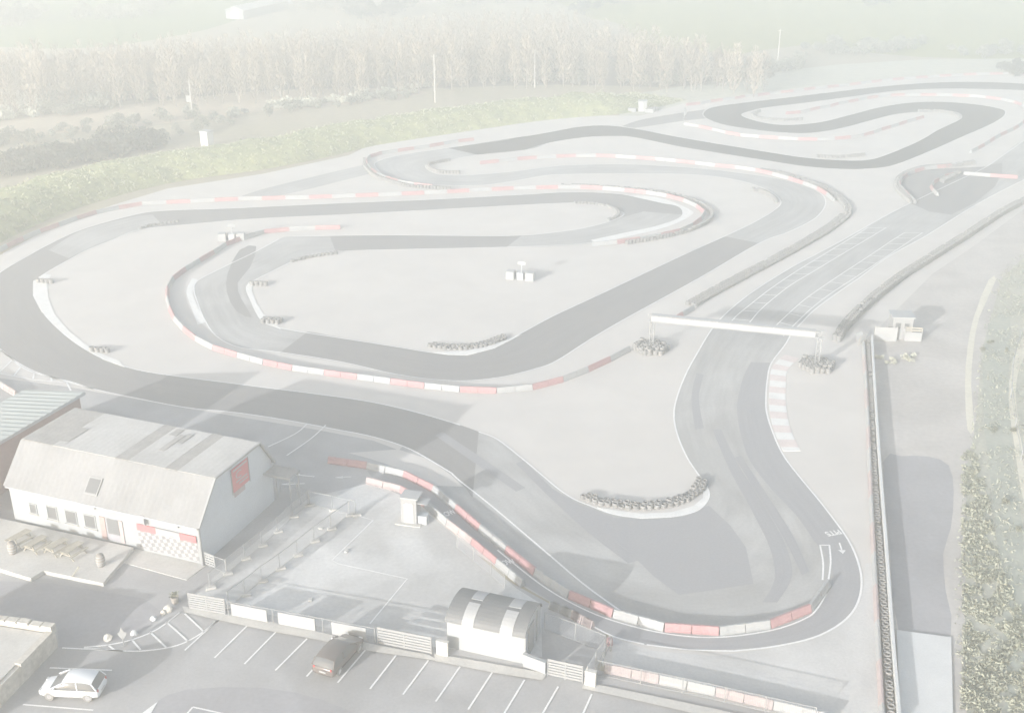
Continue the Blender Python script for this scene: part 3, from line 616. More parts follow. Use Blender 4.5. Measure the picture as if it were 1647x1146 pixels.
mb = MB(); mb.tube((0, 0, 0), (.15, 0, 1.1), .03); mb.build('pole', M['timber'], s)

# ------------------------------------------------------------------ marshal posts
def marshal(px, lab, rz):
    t = thing('marshal_post', G(*px), rz, lab, 'marshal post')
    for x, y, sx, sy, hh in ((-1.35, 0, 1.2, 1.3, 1.15), (1.35, 0, 1.2, 1.3, 1.15), (0, .7, 1.5, .6, 1.0)):
        mb = MB(); mb.box((x, y, hh / 2), (sx, sy, hh), taper=.94); mb.build('crash_block', M['white_pl'], t, bevel=.06)
    mb = MB(); mb.tube((.1, .3, 0), (.1, .3, 2.1), .06); mb.build('mast', M['galv'], t)
    mb = MB(); mb.box((.1, .26, 2.2), (1.1, .08, .5)); mb.build('light_panel', M['white_pl'], t, bevel=.02)
    mb = MB(); mb.box((0, -.1, .5), (.9, .5, 1.0)); mb.build('equipment_box', M['galv'], t, bevel=.02)
marshal((837, 449), 'white marshal post of crash blocks and mast in the middle of the infield', R(-14))
marshal((373, 386), 'white marshal post of crash blocks and mast between the back straight and inner loop', R(8))
c = G(1033, 180)
t = thing('marshal_cabin', c, R(-8), 'small white cabin at the foot of the bank beyond the left hairpin', 'cabin')
mb = MB(); mb.box((0, .8, 1.2), (2.0, 1.7, 2.4)); mb.build('wall', M['white_metal'], t, bevel=.03)
mb = MB(); mb.box((0, .8, 2.45), (2.2, 1.9, .1)); mb.build('roof', M['white_pl'], t)
mb = MB(); mb.box((-.2, -.07, 1.05), (.8, .04, 1.9)); mb.build('door', M['galv'], t)
t = thing('tyre_heap', G(1051, 178), 0, 'tyre heap beside the small white cabin at the foot of the bank', 'tyre heap')
for i in range(4):
    for j in range(2): link('tyre_stack', ST[(4, (i + j) % 3)], t, (i * .62 - 1, j * .6, 0), i)
for px, lab in (((1044, 181), 'white crash block in front of the tyre heap beside the small cabin'), ((1016, 180), 'low white crash block left of the small cabin at the foot of the bank')):
    mb = MB(); mb.box((0, 0, .45), (2.0, .9, .9), taper=.9)
    tag(mb.build('crash_block', M['white_pl'], None, bevel=.06, loc=G(*px)), lab, 'barrier')
t = thing('feather_flag', G(1100, 191), R(30), 'white curved feather flag at the mouth of the short link road', 'flag')
mb = MB(); mb.tube((0, 0, 0), (0, 0, 2.6), .04, .02); mb.build('pole', M['galv'], t)
mb = MB(); mb.prism([(.03, .6), (.55, .9), (.7, 1.7), (.5, 2.4), (.03, 2.6)], (1, 0, 0), (0, 0, 1), (0, -.02, 0), (0, .04, 0)); mb.build('banner', M['white_pl'], t)
t = thing('flag_weight', G(1101, 193), 0, 'dark round weight at the foot of the white feather flag', 'weight')
mb = MB(); mb.lathe([(.0, 0), (.4, 0), (.4, .12), (.1, .2), (0, .2)], 12); mb.build('disc', M['rubber'], t)

# ================================================================== BUILDINGS
RZ = R(-20.5)
A0 = G(327, 908)
b = thing('barn', A0, RZ, 'white walled barn with a pale mansard roof, blue grey gable and red gable sign', 'barn')
BL_, BW_ = 18.7, 10.6
PR = [(0, 3.8), (2.45, 6.45), (8.95, 6.4), (BW_, 4.0)]
mb = MB()
mb.quad((-BL_, 0, 0), (0, 0, 0), (0, 0, 3.8), (-BL_, 0, 3.8)); mb.quad((0, BW_, 0), (-BL_, BW_, 0), (-BL_, BW_, 4.0), (0, BW_, 4.0))
mb.build('wall', M['render'], b)
for x, nm in ((0.0, 1), (-BL_, -1)):
    mb = MB(); pr = [(x, y, z) for y, z in [(0, 0), (BW_, 0), (BW_, 4.0), (8.95, 6.4), (2.45, 6.45), (0, 3.8)]]
    mb.add(pr if nm > 0 else pr[::-1], [tuple(range(6))]); mb.build('gable', M['gable'] if nm > 0 else M['brick'], b)
def slope(p, q, x0, x1, th=.1, cor=.016):
    d = Vector((0, q[0] - p[0], q[1] - p[1])).normalized(); nrm = Vector((0, -d.z, d.y)) * th
    m_ = MB(); lo = [Vector((x0, p[0], p[1])), Vector((x1, p[0], p[1])), Vector((x1, q[0], q[1])), Vector((x0, q[0], q[1]))]
    # shallow corrugation across the sheet run
    n = max(2, int((x1 - x0) / .26)); vs = []
    for i in range(n + 1):
        x = x0 + (x1 - x0) * i / n; k = th + (cor if i % 2 else 0)
        for y, z in (p, q):
            vs += [(x, y, z), tuple(Vector((x, y, z)) + nrm.normalized() * k)]
    m_.v = vs
    for i in range(n):
        a = i * 4; c = a + 4
        m_.f += [(a + 1, c + 1, c + 3, a + 3), (a, a + 2, c + 2, c), (a, c, c + 1, a + 1), (a + 2, a + 3, c + 3, c + 2)]
    m_.f += [(0, 1, 3, 2), (n * 4, n * 4 + 2, n * 4 + 3, n * 4 + 1)]
    return m_
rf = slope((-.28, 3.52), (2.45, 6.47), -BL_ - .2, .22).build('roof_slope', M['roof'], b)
cuts = [(0, .17, 1), (.17, .50, 0), (.50, .565, 1), (.565, .755, 0), (.755, .815, 1), (.815, 1.0, 0)]
for a, c, dk in cuts:
    x0 = -BL_ - .2 + a * (BL_ + .42); x1 = -BL_ - .2 + c * (BL_ + .42)
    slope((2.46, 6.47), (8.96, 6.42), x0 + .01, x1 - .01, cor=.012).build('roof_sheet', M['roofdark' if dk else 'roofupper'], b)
for x, y, w_, l_ in ((-6.6, 6.3, .55, 3.0), (-6.0, 7.3, .5, 1.8), (-15.2, 4.6, .8, 2.6), (-7.4, 8.0, .7, 1.2)): 
    q = MB(); q.box((x, y, 6.61 - (y - 2.46) * .0077), (w_, l_, .02)); q.build('roof_patch', M['roofdark'], b)
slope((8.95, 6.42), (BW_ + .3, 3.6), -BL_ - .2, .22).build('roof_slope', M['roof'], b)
mb = MB(); k = 0.03
V = [Vector((.235, y, z + .06)) for y, z in ((-.28, 3.5), (2.45, 6.5), (8.96, 6.45), (BW_ + .3, 3.6))]
for i in range(3): mb.tube(V[i], V[i + 1], .11, n=4)
mb.build('bargeboard', M['white_metal'], b)
mb = MB(); mb.tube((-BL_, -.34, 3.48), (.1, -.34, 3.48), .07, n=6); mb.build('gutter', M['galv'], b)
mb = MB(); mb.tube((.06, -.12, 0), (.06, -.12, 3.5), .11, n=8); mb.build('downpipe', M['white_metal'], b)
for s0, s1, z0, z1 in ((16.1, 16.8, 1.25, 2.15), (14.0, 15.0, 1.1, 2.3), (12.0, 13.1, 1.1, 2.3), (10.1, 11.2, 1.1, 2.3)):
    f = MB()
    for x, y, sx, sz in ((-(s0 + s1) / 2, z1, s1 - s0 + .12, .08), (-(s0 + s1) / 2, z0, s1 - s0 + .12, .08), (-s0, (z0 + z1) / 2, .08, z1 - z0), (-s1, (z0 + z1) / 2, .08, z1 - z0)): f.box((x, -.03, y), (sx, .06, sz))
    fo = f.build('window', M['render'], b)
    p_ = MB(); p_.box((-(s0 + s1) / 2, -.012, (z0 + z1) / 2), (s1 - s0, .02, z1 - z0)); p_.build('pane', M['glass'], fo)
    p_ = MB(); p_.box((-(s0 + s1) / 2, -.09, z0 - .08), (s1 - s0 + .24, .18, .06)); p_.build('sill', M['concrete'], fo)
mb = MB(); mb.box((-8.5, -.015, 1.4), (2.3, .02, 2.1)); dr = mb.build('doorway', M['dark'], b)
mb = MB(); mb.box((-9.35, -.05, 1.4), (.5, .05, 2.1)); mb.build('door', M['brick'], dr)
mb = MB(); mb.box((-8.35, -.04, 1.7), (1.1, .04, 1.4)); mb.build('door', M['hutroof'], dr)
mb = MB(); mb.box((-7.55, -.05, 1.4), (.35, .05, 2.1)); mb.build('door', M['pink_pl'], dr)
# skylight on the front slope
d = Vector((0, 2.73, 2.95)).normalized(); nr = Vector((0, -d.z, d.y)); o_ = Vector((-10.3, -.28, 3.52)) + d * 1.5 + nr * .17
mb = MB(); X = Vector((1, 0, 0))
def slab(c0, w_, h_, t_):
    return [(c0 + X * a * w_ / 2 + d * bb * h_ / 2 + nr * cc * t_ / 2) for cc in (-1, 1) for a, bb in ((-1, -1), (1, -1), (1, 1), (-1, 1))]
FQ = [(3, 2, 1, 0), (4, 5, 6, 7), (0, 1, 5, 4), (1, 2, 6, 5), (2, 3, 7, 6), (3, 0, 4, 7)]
mb.add(slab(o_, 1.3, 1.45, .1), FQ); so = mb.build('skylight', M['white_metal'], b)
mb = MB(); mb.add(slab(o_ + nr * .06, 1.08, 1.2, .03), FQ); mb.build('pane', M['glass'], so)
for x, z in ((-16.0, 3.3), (-9.9, 3.2), (-1.9, 3.2)):
    mb = MB(); mb.box((x, -.12, z), (.22, .22, .18)); mb.build('floodlight', M['dark'], b)
mb = MB(); mb.box((-4.9, -.2, 3.2), (.07, .35, .9)); mb.box((-5.0, -.3, 3.6), (.4, .2, .1)); mb.build('camera_bracket', M['dark'], b)
# sign on the gable
t = thing('sign', b.matrix_basis @ Vector((.06, 6.0, 4.9)), RZ, 'square red sign with white lettering fixed high on the blue grey gable', 'sign')
mb = MB(); mb.box((0, 0, .05), (.06, 2.3, 2.1)); mb.build('board', M['sign_red'], t)
mb = MB(); mb.box((.035, 0, .9), (.02, 2.0, .16))
for z, y0, y1 in ((-.25, -.7, .9), (-.55, -.3, .95)): mb.box((.035, (y0 + y1) / 2, z), (.02, y1 - y0, .12))
for k in range(9):
    a0 = .8 + k * .5; a1 = a0 + .5
    mb.tube((.04, -.2 + .45 * math.cos(a0), .3 + .3 * math.sin(a0)), (.04, -.2 + .45 * math.cos(a1), .3 + .3 * math.sin(a1)), .05, n=4)
mb.build('lettering', M['white_pl'], t)
mb = MB(); mb.box((0, -.3, -1.25), (.05, 1.5, .45)); mb.build('lower_panel', M['pink_pl'], t)
for y in (-1.25, 1.25):
    mb = MB(); mb.box((0, y, 0), (.05, .06, 2.3)); mb.build('side_rail', M['white_metal'], t)
# chequered banner on the front wall
ck = bpy.data.materials.new('chequered cloth'); ck.use_nodes = True; nt = ck.node_tree
tc = nt.nodes.new('ShaderNodeTexCoord'); mp = nt.nodes.new('ShaderNodeMapping'); mp.inputs['Rotation'].default_value = (0, R(14), 0); mp.inputs['Location'].default_value = (.07, .13, .05)
ch = nt.nodes.new('ShaderNodeTexChecker'); ch.inputs['Scale'].default_value = 3.0; ch.inputs['Color1'].default_value = (.34, .345, .35, 1); ch.inputs['Color2'].default_value = (.19, .19, .20, 1)
nt.links.new(tc.outputs['Object'], mp.inputs['Vector']); nt.links.new(mp.outputs['Vector'], ch.inputs['Vector']); nt.links.new(ch.outputs['Color'], nt.nodes['Principled BSDF'].inputs['Base Color'])
nt.nodes['Principled BSDF'].inputs['Roughness'].default_value = .8
t = thing('banner', b.matrix_basis @ Vector((-3.1, -.06, 1.45)), RZ, 'black and white chequered banner with red top corners on the barn front', 'banner')
mb = MB(); n0 = 14
for i in range(n0 + 1):
    x = -2.8 + 5.6 * i / n0; w_ = .03 * math.sin(i * 1.9)
    for z in (-1.15 + .06 * math.sin(i * 1.3), .55): mb.v.append((x, w_, z))
for i in range(n0): mb.f.append((2 * i, 2 * i + 2, 2 * i + 3, 2 * i + 1))
mb.build('cloth', ck, t)
mb = MB(); mb.box((-1.9, -.05, .85), (1.8, .03, .6)); mb.box((2.05, -.05, .85), (1.5, .03, .6)); mb.build('red_band', M['sign_red'], t)
mb = MB(); mb.box((.15, -.055, .84), (2.25, .03, .62)); tp = mb.build('lettering_panel', M['white_pl'], t)
mb = MB(); mb.box((.2, -.075, 1.06), (2.0, .01, .07)); mb.box((.35, -.075, .66), (1.6, .01, .07)); mb.box((-.85, -.075, .86), (.08, .01, .4)); mb.build('lettering', M['dark'], tp)
# canopy behind the gable
t = thing('canopy', b.matrix_basis @ Vector((0, 9.6, 0)), RZ, 'low flat canopy on posts against the back corner of the barn gable', 'canopy')
mb = MB(); mb.box((1.3, .5, 3.3), (2.5, 1.6, .12)); mb.build('roof', M['roofdark'], t)
mb = MB()
for x, y, sx, sy in ((1.3, -.32, 2.6, .08), (2.57, .5, .08, 1.7), (1.3, 1.32, 2.6, .08)): mb.box((x, y, 3.3), (sx, sy, .2))
mb.build('fascia', M['white_metal'], t)
for x, y in ((2.45, -.2), (2.45, 1.2), (.2, 1.2)):
    mb = MB(); mb.tube((x, y, 0), (x, y, 3.24), .05); mb.build('post', M['white_metal'], t)

# green roofed shed at the left edge
P1 = Vector((-40.57, 96.44, 0))
t = thing('shed', P1, RZ, 'open shed with a pale green ribbed sheet roof at the left edge', 'shed')
mb = MB(); Ls, Ws = 22.0, 7.4; n = 56
for i in range(n + 1):
    y = -Ls * i / n; k = .05 if i % 2 else 0
    for x, z in ((-Ws, 4.05), (0, 5.0)): mb.v += [(x, y, z + k), (x, y, z - .12)]
for i in range(n):
    a = i * 4; c = a + 4
    mb.f += [(a, a + 2, c + 2, c), (a + 1, c + 1, c + 3, a + 3), (a + 2, a + 3, c + 3, c + 2), (a, c, c + 1, a + 1)]
mb.f += [(0, 1, 3, 2), (n * 4, n * 4 + 2, n * 4 + 3, n * 4 + 1)]
mb.build('roof', M['tinroof'], t)
mb = MB(); mb.box((-.5, -Ls / 2, 2.35), (.2, Ls - .8, 4.7)); mb.build('wall', M['brick'], t)
mb = MB(); mb.box((-Ws + .5, -Ls / 2, 1.95), (.2, Ls - .8, 3.9)); mb.build('wall', M['brick'], t)
mb = MB(); mb.box((-Ws / 2, -.5, 2.0), (Ws - 1.4, .2, 4.0)); mb.build('end_wall', M['brick'], t)
mb = MB(); mb.box((.02, -Ls / 2, 4.86), (.05, Ls, .24)); mb.build('fascia', M['galv'], t)

# barrel-roofed hut beside the car park
az = math.atan2(-1.84, 5.35)
t = thing('store_hut', Vector((-4.55, 64.59, 0)), az, 'white hut with a grey barrel roof and two pale roof strips beside the car park', 'hut')
HL, HD, HE = 5.7, 3.7, 2.25
mb = MB(); mb.box((HL / 2, .06, HE / 2), (HL, .12, HE)); mb.build('front_wall', M['render'], t)
mb = MB(); mb.box((HL / 2, HD - .06, HE / 2), (HL, .12, HE)); mb.build('back_wall', M['render'], t)
arc = [(HD / 2 - (HD / 2 + .06) * math.cos(math.pi * i / 16), HE - .03 + .85 * math.sin(math.pi * i / 16)) for i in range(17)]
for x in (0.06, HL - .06):
    mb = MB(); mb.prism([(HD - .12, 0), (HD - .12, HE)] + [(min(max(y, .12), HD - .12), z - .04) for y, z in arc[::-1]] + [(.12, HE), (.12, 0)], (0, 1, 0), (0, 0, 1), (x - .05, 0, 0), (.1, 0, 0)); mb.build('end_wall', M['galv'], t)
def barrel(x0, x1, i0, i1, up):
    q = MB()
    for i in range(i0, i1 + 1):
        y, z = arc[i]; ny = -math.cos(math.pi * i / 16); nz = math.sin(math.pi * i / 16)
        for x in (x0, x1): q.v += [(x, y + ny * up, z + nz * up), (x, y + ny * (up - .05), z + nz * (up - .05))]
    for i in range(i1 - i0):
        a = i * 4; c = a + 4; q.f += [(a, a + 2, c + 2, c), (a + 1, c + 1, c + 3, a + 3), (a, c, c + 1, a + 1), (a + 2, a + 3, c + 3, c + 2)]
    q.f += [(0, 1, 3, 2), ((i1 - i0) * 4, (i1 - i0) * 4 + 2, (i1 - i0) * 4 + 3, (i1 - i0) * 4 + 1)]
    return q
barrel(-.1, HL + .1, 0, 16, .05).build('roof', M['hutroof'], t)
for x0, x1 in ((1.15, 2.0), (3.95, 4.85)):
    barrel(x0, x1, 0, 7, .085).build('roof_strip', M['white_pl'], t); barrel(x0, x1, 8, 12, .085).build('roof_strip', M['white_pl'], t)
mb = MB(); mb.box((HL + .01, 1.5, 1.15), (.05, 1.2, 2.3)); mb.build('door', M['white_metal'], t)
mb = MB(); mb.box((HL + .01, 2.75, 1.25), (.05, .25, 2.5)); mb.build('door_post', M['white_metal'], t)
mb = MB(); mb.tube((HL + .05, .05, 0), (HL + .05, .05, HE), .05); mb.build('downpipe', M['galv'], t)
# low walls either side of it
def wall_px(a, c, h, th, m, lab, name='low_wall', cat='wall'):
    A, B = G(*a), G(*c); dd = B - A
    mb = MB(); mb.box((0, 0, h / 2), (dd.length, th, h)); mb.box((0, 0, h + .03), (dd.length + .04, th + .08, .06))
    return tag(mb.build(name, m, None, loc=(A + B) / 2, rz=math.atan2(dd.y, dd.x)), lab, cat)
wall_px((842, 1070), (878, 1084), 1.0, .2, M['render'], 'low white wall joining the right end of the barrel roofed hut')
wall_px((703, 1052), (721, 1056), 1.2, .2, M['concrete'], 'short low wall at the left end of the barrel roofed hut')
wall_px((941, 1100), (958, 1104), 1.2, .3, M['concrete'], 'stubby concrete wall end at the corner by the slatted gate')

# white kiosk in the yard
t = thing('kiosk', G(658, 842), R(-14), 'white portable kiosk standing in the pit yard against the pink barriers', 'kiosk')
mb = MB(); mb.box((0, .6, 1.2), (1.4, 1.2, 2.4)); mb.build('wall', M['white_metal'], t, bevel=.03)
mb = MB(); mb.box((.05, .6, 2.46), (1.6, 1.4, .12)); mb.build('roof', M['white_pl'], t)
mb = MB(); mb.box((0, -.02, 1.0), (.9, .04, 1.9)); mb.build('door', M['white_pl'], t)
mb = MB(); mb.box((0, -.03, 1.75), (.6, .03, .5)); mb.build('panel', M['galv'], t)
mb = MB(); mb.box((1.15, .6, 2.0), (.9, 1.0, .05), rx=0); mb.build('awning', M['white_pl'], t)
mb = MB(); mb.box((1.1, .5, .4), (.8, .7, .8)); mb.build('counter', M['galv'], t)
mb = MB(); mb.box((0, .5, .04), (2.2, 1.8, .08)); mb.build('base', M['concrete'], t)

# stone outbuilding, bottom left corner
t = thing('outbuilding', Vector((-32.0, 64.6, 0)), R(-13), 'cream stone outbuilding with a flat pale roof in the bottom left corner', 'building')
mb = MB(); mb.box((-5, -4.2, .72), (9.9, 8.3, 1.44)); mb.build('wall', M['stone'], t)
mb = MB(); mb.box((-5.1, -4.4, 1.5), (9.5, 7.6, .1)); mb.build('roof', M['concrete'], t)
mb = MB(); mb.box((-5, -.2, 1.6), (10, .5, .5)); mb.box((-.2, -2.2, 1.5), (.5, 3.6, .25))
for k in range(11): mb.box((-9.7 + k * .93, -.2, 1.9), (.8, .52, .12 + .08 * (k % 3)))
mb.build('parapet', M['stone'], t)
mb = MB(); mb.box((-1.9, -5.8, 1.56), (.8, .7, .06)); mb.build('hatch', M['timber'], t)

# white cabinet by the bank, farm buildings beyond
t = thing('cabinet', G(329, 236), R(-30), 'white cabinet with a grey side standing on the bank behind the left bend', 'cabinet')
mb = MB(); mb.box((0, .9, 1.5), (2.0, 1.8, 3.0)); mb.build('body', M['conc_white'], t, bevel=.04)
mb = MB(); mb.box((0, .9, 3.05), (2.2, 2.0, .1)); mb.build('roof', M['white_pl'], t)
mb = MB(); mb.box((0, -.02, 1.3), (1.0, .04, 2.2)); mb.build('door', M['galv'], t)
def gable_shed(loc, rz, W, Ln, h, rise, lab, wm='render', rm='conc_white', cat='farm building'):
    t = thing('farm_shed', loc, rz, lab, cat)
    mb = MB(); mb.prism([(-W / 2, 0), (W / 2, 0), (W / 2, h), (0, h + rise), (-W / 2, h)], (1, 0, 0), (0, 0, 1), (0, 0, 0), (0, Ln, 0)); mb.build('wall', M[wm], t)
    for s in (-1, 1):
        mb = MB(); mb.prism([(0, h + rise + .05), (s * (W / 2 + .3), h - .3 * rise / (W / 2) + .05), (s * (W / 2 + .3), h - .3 * rise / (W / 2) + .2), (0, h + rise + .2)], (1, 0, 0), (0, 0, 1), (0, -.3, 0), (0, Ln + .6, 0)); mb.build('roof', M[rm], t)
    mb = MB(); mb.box((0, -.03, h * .42), (W * .45, .06, h * .84)); mb.build('door', M['galv'], t)
gable_shed(G(378, 31), R(-16), 7.5, 38, 3.2, 1.4, 'long white farm shed beyond the left end of the bare wood')
gable_shed(G(455, 6), R(-20), 9, 18, 3.0, 1.6, 'grey roofed farm building near the top edge behind the long white shed', 'render', 'roof')
gable_shed(G(415, 0), R(-70), 7, 14, 3.2, 2.0, 'small farmhouse cut by the top edge behind the long white shed', 'render', 'roofdark')

# ================================================================== FENCES
def fence(name, pts, h, lab, banners=(), feet=False, slats=0, mesh=True, post_r=.035, posts_at=None, cat='fence', m='white_metal'):
    W = [G(x, y, .02) for x, y in pts]; c = W[0]
    t = thing(name, c, 0, lab, cat)
    W = [p - c for p in W]
    for p in W:
        mb = MB(); mb.tube(p, p + Vector((0, 0, h + .05)), post_r); mb.build('post', M[m], t)
        if feet:
            mb = MB(); mb.box(p + Vector((.12, -.1, .09)), (.75, .34, .18), rz=R(20)); mb.build('foot', M['concrete'], t, bevel=.03)
    mbw = MB(); mbr = MB(); mbl = MB()
    for a, e in zip(W, W[1:]):
        d = e - a; L = d.length; k = max(1, int(L / .11)); az = math.atan2(d.y, d.x)
        up = Vector((0, 0, 1))
        mbr.tube(a + up * h, e + up * h, .028, n=4)
        if slats:
            for s in range(slats): mbr.box((a + e) / 2 + up * (.18 + (h - .28) * s / (slats - 1)), (L - .06, .035, (h / slats) * .7), rz=az)
            mbr.box(a.lerp(e, .5) + up * (h / 2 + .02), (.08, .06, h + .04), rz=az)
        elif mesh:
            for s in range(1, k): p = a + d * (s / k); mbw.tube(p + up * .06, p + up * h, .006, n=3, cap=False)
            for s in range(int(h / .12)): mbw.tube(a + up * (.08 + .12 * s), e + up * (.08 + .12 * s), .006, n=3, cap=False)
            mbl.tube(a + up * .06, e + up * .06, .02, n=4)
        else:
            mbl.tube(a + up * h * .5, e + up * h * .5, .025, n=4)
    if mbr.v: mbr.build('rail', M[m], t)
    if mbl.v: mbl.build('rail', M[m], t)
    if mbw.v: mbw.build('mesh_panel', M['galv'], t)
    for (x0, y0), (x1, y1) in banners:
        A, B = G(x0, y0, .02) - c, G(x1, y1, .02) - c; d = B - A; nn = Vector((d.y, -d.x, 0)).normalized() * .06
        mb = MB(); mb.box((A + B) / 2 + nn + Vector((0, 0, h * .52)), (d.length, .02, h * .8), rz=math.atan2(d.y, d.x)); mb.build('banner_sheet', M['white_pl'], t)
    return t
fence('slatted_gate', [(305, 979), (363, 989)], 1.45, 'white slatted gate at the left end of the car park fence', slats=7)
fence('mesh_fence', [(368, 990), (440, 1003), (520, 1018), (604, 1034)], 1.3, 'mesh fence with three white banner sheets along the top of the car park', banners=(((374, 991), (431, 1002)), ((449, 1005), (508, 1016)), ((535, 1021), (590, 1031))))
fence('slatted_gate', [(608, 1035), (694, 1052)], 1.45, 'white slatted gate between the banner fence and the barrel roofed hut', slats=6)
fence('slatted_gate', [(881, 1086), (937, 1098)], 1.4, 'white slatted gate at the right end of the barrel roofed hut wall', slats=6)
fence('mesh_fence', [(338, 945), (365, 922), (394, 898), (421, 877), (446, 855), (471, 831), (495, 812)], 1.35, 'mesh fence on pale feet running beside the barn gable', feet=True)
fence('mesh_fence', [(368, 975), (394, 956), (421, 934), (450, 914), (478, 892), (505, 870), (532, 850), (562, 828)], 1.35, 'mesh fence on pale feet parallel to the gable fence across the lane', feet=True)
fence('mesh_fence', [(498, 812), (535, 820), (572, 828)], 1.4, 'short mesh fence across the far end of the fenced lane', feet=True)
fence('rail_fence', [(452, 792), (478, 797), (497, 809)], 1.3, 'low white rail barrier behind the back corner of the barn gable', mesh=False)
fence('slatted_gate', [(330, 908), (346, 914)], 1.2, 'small white slatted gate at the front corner of the barn gable', slats=5)
fence('mesh_fence', [(347, 915), (364, 921)], 1.2, 'narrow mesh panel beside the small slatted gate at the barn corner')
fence('mesh_fence', [(876, 1012), (925, 1030), (974, 1050)], 1.5, 'white mesh fence behind the fenced corner yard', mesh=True)
fence('mesh_fence', [(974, 1050), (958, 1074), (944, 1100)], 1.5, 'white mesh fence closing the right side of the fenced corner yard')
fence('rail_fence', [(982, 1046), (970, 1070), (957, 1098)], 1.2, 'double rail barrier beside the corner yard fence', mesh=False, post_r=.05)
fence('mesh_fence', [(960, 1085), (1030, 1100), (1097, 1114), (1165, 1129), (1230, 1144), (1310, 1162)], 1.25, 'mesh fence behind the pale barriers at the bottom right of the car park')
fence('mesh_fence', [(735, 880), (762, 902), (790, 925), (812, 945)], 1.3, 'mesh fence between the yard and the pit lane barriers', feet=False)
mb = MB(); mb.box((0, 0, .25), (.45, .45, .5)); tag(mb.build('crash_block', M['red_pl'], None, bevel=.06, loc=G(980, 1036)), 'small bright red block at the top of the double rail barrier', 'barrier')
# pale field fence at the right edge
fence('post_fence', [(1640, 545), (1628, 590), (1625, 640), (1632, 690), (1642, 740), (1652, 800)], 1.2, 'pale wire fence on short posts along the right-hand edge', mesh=False, post_r=.06)

# concrete feet and clutter on the yard
for px in ((516, 850), (557, 887), (500, 965)):
    mb = MB(); mb.box((0, 0, .08), (.4, .25, .14), rz=rnd.uniform(0, 3))
    tag(mb.build('concrete_foot', M['concrete'], None, bevel=.03, loc=G(*px, .02)), 'loose pale concrete fence foot lying on the pit yard', 'fence foot', 'loose fence feet on the pit yard')

# ================================================================== CARS
def car(loc, rz, paint, lab, Lc=4.1, Wc=1.72, Hc=1.5):
    t = thing('parked_car', loc, rz, lab, 'car'); s = Lc / 4.1
    mb = MB()
    st = [(-2.05, .74, .38, .80), (-2.0, .82, .26, .92), (-1.6, .86, .22, .98), (-.6, .86, .2, .95), (.6, .86, .2, .93), (1.2, .85, .22, .88), (1.75, .80, .25, .76), (2.0, .70, .3, .62), (2.05, .60, .38, .56)]
    n = 12; k = len(st)
    for x, w, z0, z1 in st:
        w *= Wc / 1.72; zm = (z0 + z1) / 2
        for i in range(n):
            a = 2 * math.pi * i / n; ca, sa = math.cos(a), math.sin(a)
            mb.v.append((x * s, w * math.copysign(abs(ca) ** .45, ca), zm + (z1 - z0) / 2 * math.copysign(abs(sa) ** .5, sa)))
    for i in range(k - 1):
        for j in range(n): mb.f.append((i * n + j, i * n + (j + 1) % n, (i + 1) * n + (j + 1) % n, (i + 1) * n + j))
    mb.f += [tuple(range(n - 1, -1, -1)), tuple((k - 1) * n + j for j in range(n))]
    mb.build('body', paint, t, smooth=True)
    wb, wt = Wc * .478, Wc * .40
    secs = [(-1.99, .93), (-1.88, 1.12), (-1.66, Hc - .13), (-1.25, Hc - .03), (-.6, Hc), (.0, Hc - .02), (.35, Hc - .13), (.75, 1.16), (1.22, .90)]
    def green(lo, hi, out):
        q = MB(); rows = secs[lo:hi]
        for x, z in rows:
            f = min(1, max(0, (z - .9) / (Hc - .9))); hw = wb + (wt - wb) * f
            for y, zz in ((-wb, .86), (-hw, max(.87, z - .07)), (-hw * .86, z), (0, z + .03 * f), (hw * .86, z), (hw, max(.87, z - .07)), (wb, .86)): q.v.append((x * s, y * (1 + out * .3), zz + out))
        return q, len(rows)
    q, nr_ = green(0, 9, 0)
    for i in range(nr_ - 1):
        for jj in range(6): q.f.append((i * 7 + jj, i * 7 + jj + 1, (i + 1) * 7 + jj + 1, (i + 1) * 7 + jj))
    q.build('window', M['glass'], t, smooth=True)
    q, nr_ = green(2, 7, .015)
    for i in range(nr_ - 1):
        for jj in range(1, 5): q.f.append((i * 7 + jj, i * 7 + jj + 1, (i + 1) * 7 + jj + 1, (i + 1) * 7 + jj))
    q.build('roof', paint, t, smooth=True)
    mb = MB()
    for y in (-1, 1):
        for (xa, za), (xb, zb) in ((secs[0], secs[2]), ((-.7, .93), (-.62, Hc - .06)), (secs[8], secs[6])):
            fa = max(0, (za - .9) / (Hc - .9)); fb = max(0, (zb - .9) / (Hc - .9))
            mb.tube((xa * s, y * (wb + (wt - wb) * fa), za), (xb * s, y * (wb + (wt - wb) * fb), zb - .03), .05, n=4)
    mb.build('pillar', paint, t)
    for x in (-1.3, 1.28):
        for y in (-1, 1):
            w_ = MB(); w_.lathe([(.17, -.1), (.29, -.1), (.32, -.07), (.32, .07), (.29, .1), (.17, .1)], 16, closed=True)
            o = w_.build('wheel', M['rubber'], t, smooth=False, loc=(x * s, y * (Wc / 2 - .1), .32)); o.rotation_euler = (R(90), 0, 0)
            r_ = MB(); r_.lathe([(0, -.08), (.2, -.09), (.2, .09), (0, .08)], 10); r_.build('rim', M['chrome'], o)
    for y in (-1, 1):
        mb = MB(); mb.box((1.93 * s, y * .56, .64), (.14, .3, .14)); mb.build('headlight', M['lamp_clear'], t, bevel=.03)
        mb = MB(); mb.box((-2.0 * s, y * .66, .82), (.1, .16, .22)); mb.build('tail_light', M['lamp_red'], t, bevel=.03)
        mb = MB(); mb.box((.85 * s, y * (Wc / 2 + .05), 1.0), (.12, .18, .12)); mb.build('mirror', paint, t, bevel=.03)
    mb = MB(); mb.box((-2.05 * s, 0, .55), (.02, .5, .11)); mb.box((2.06 * s, 0, .42), (.02, .5, .11)); mb.build('number_plate', M['white_pl'], t)
    return t
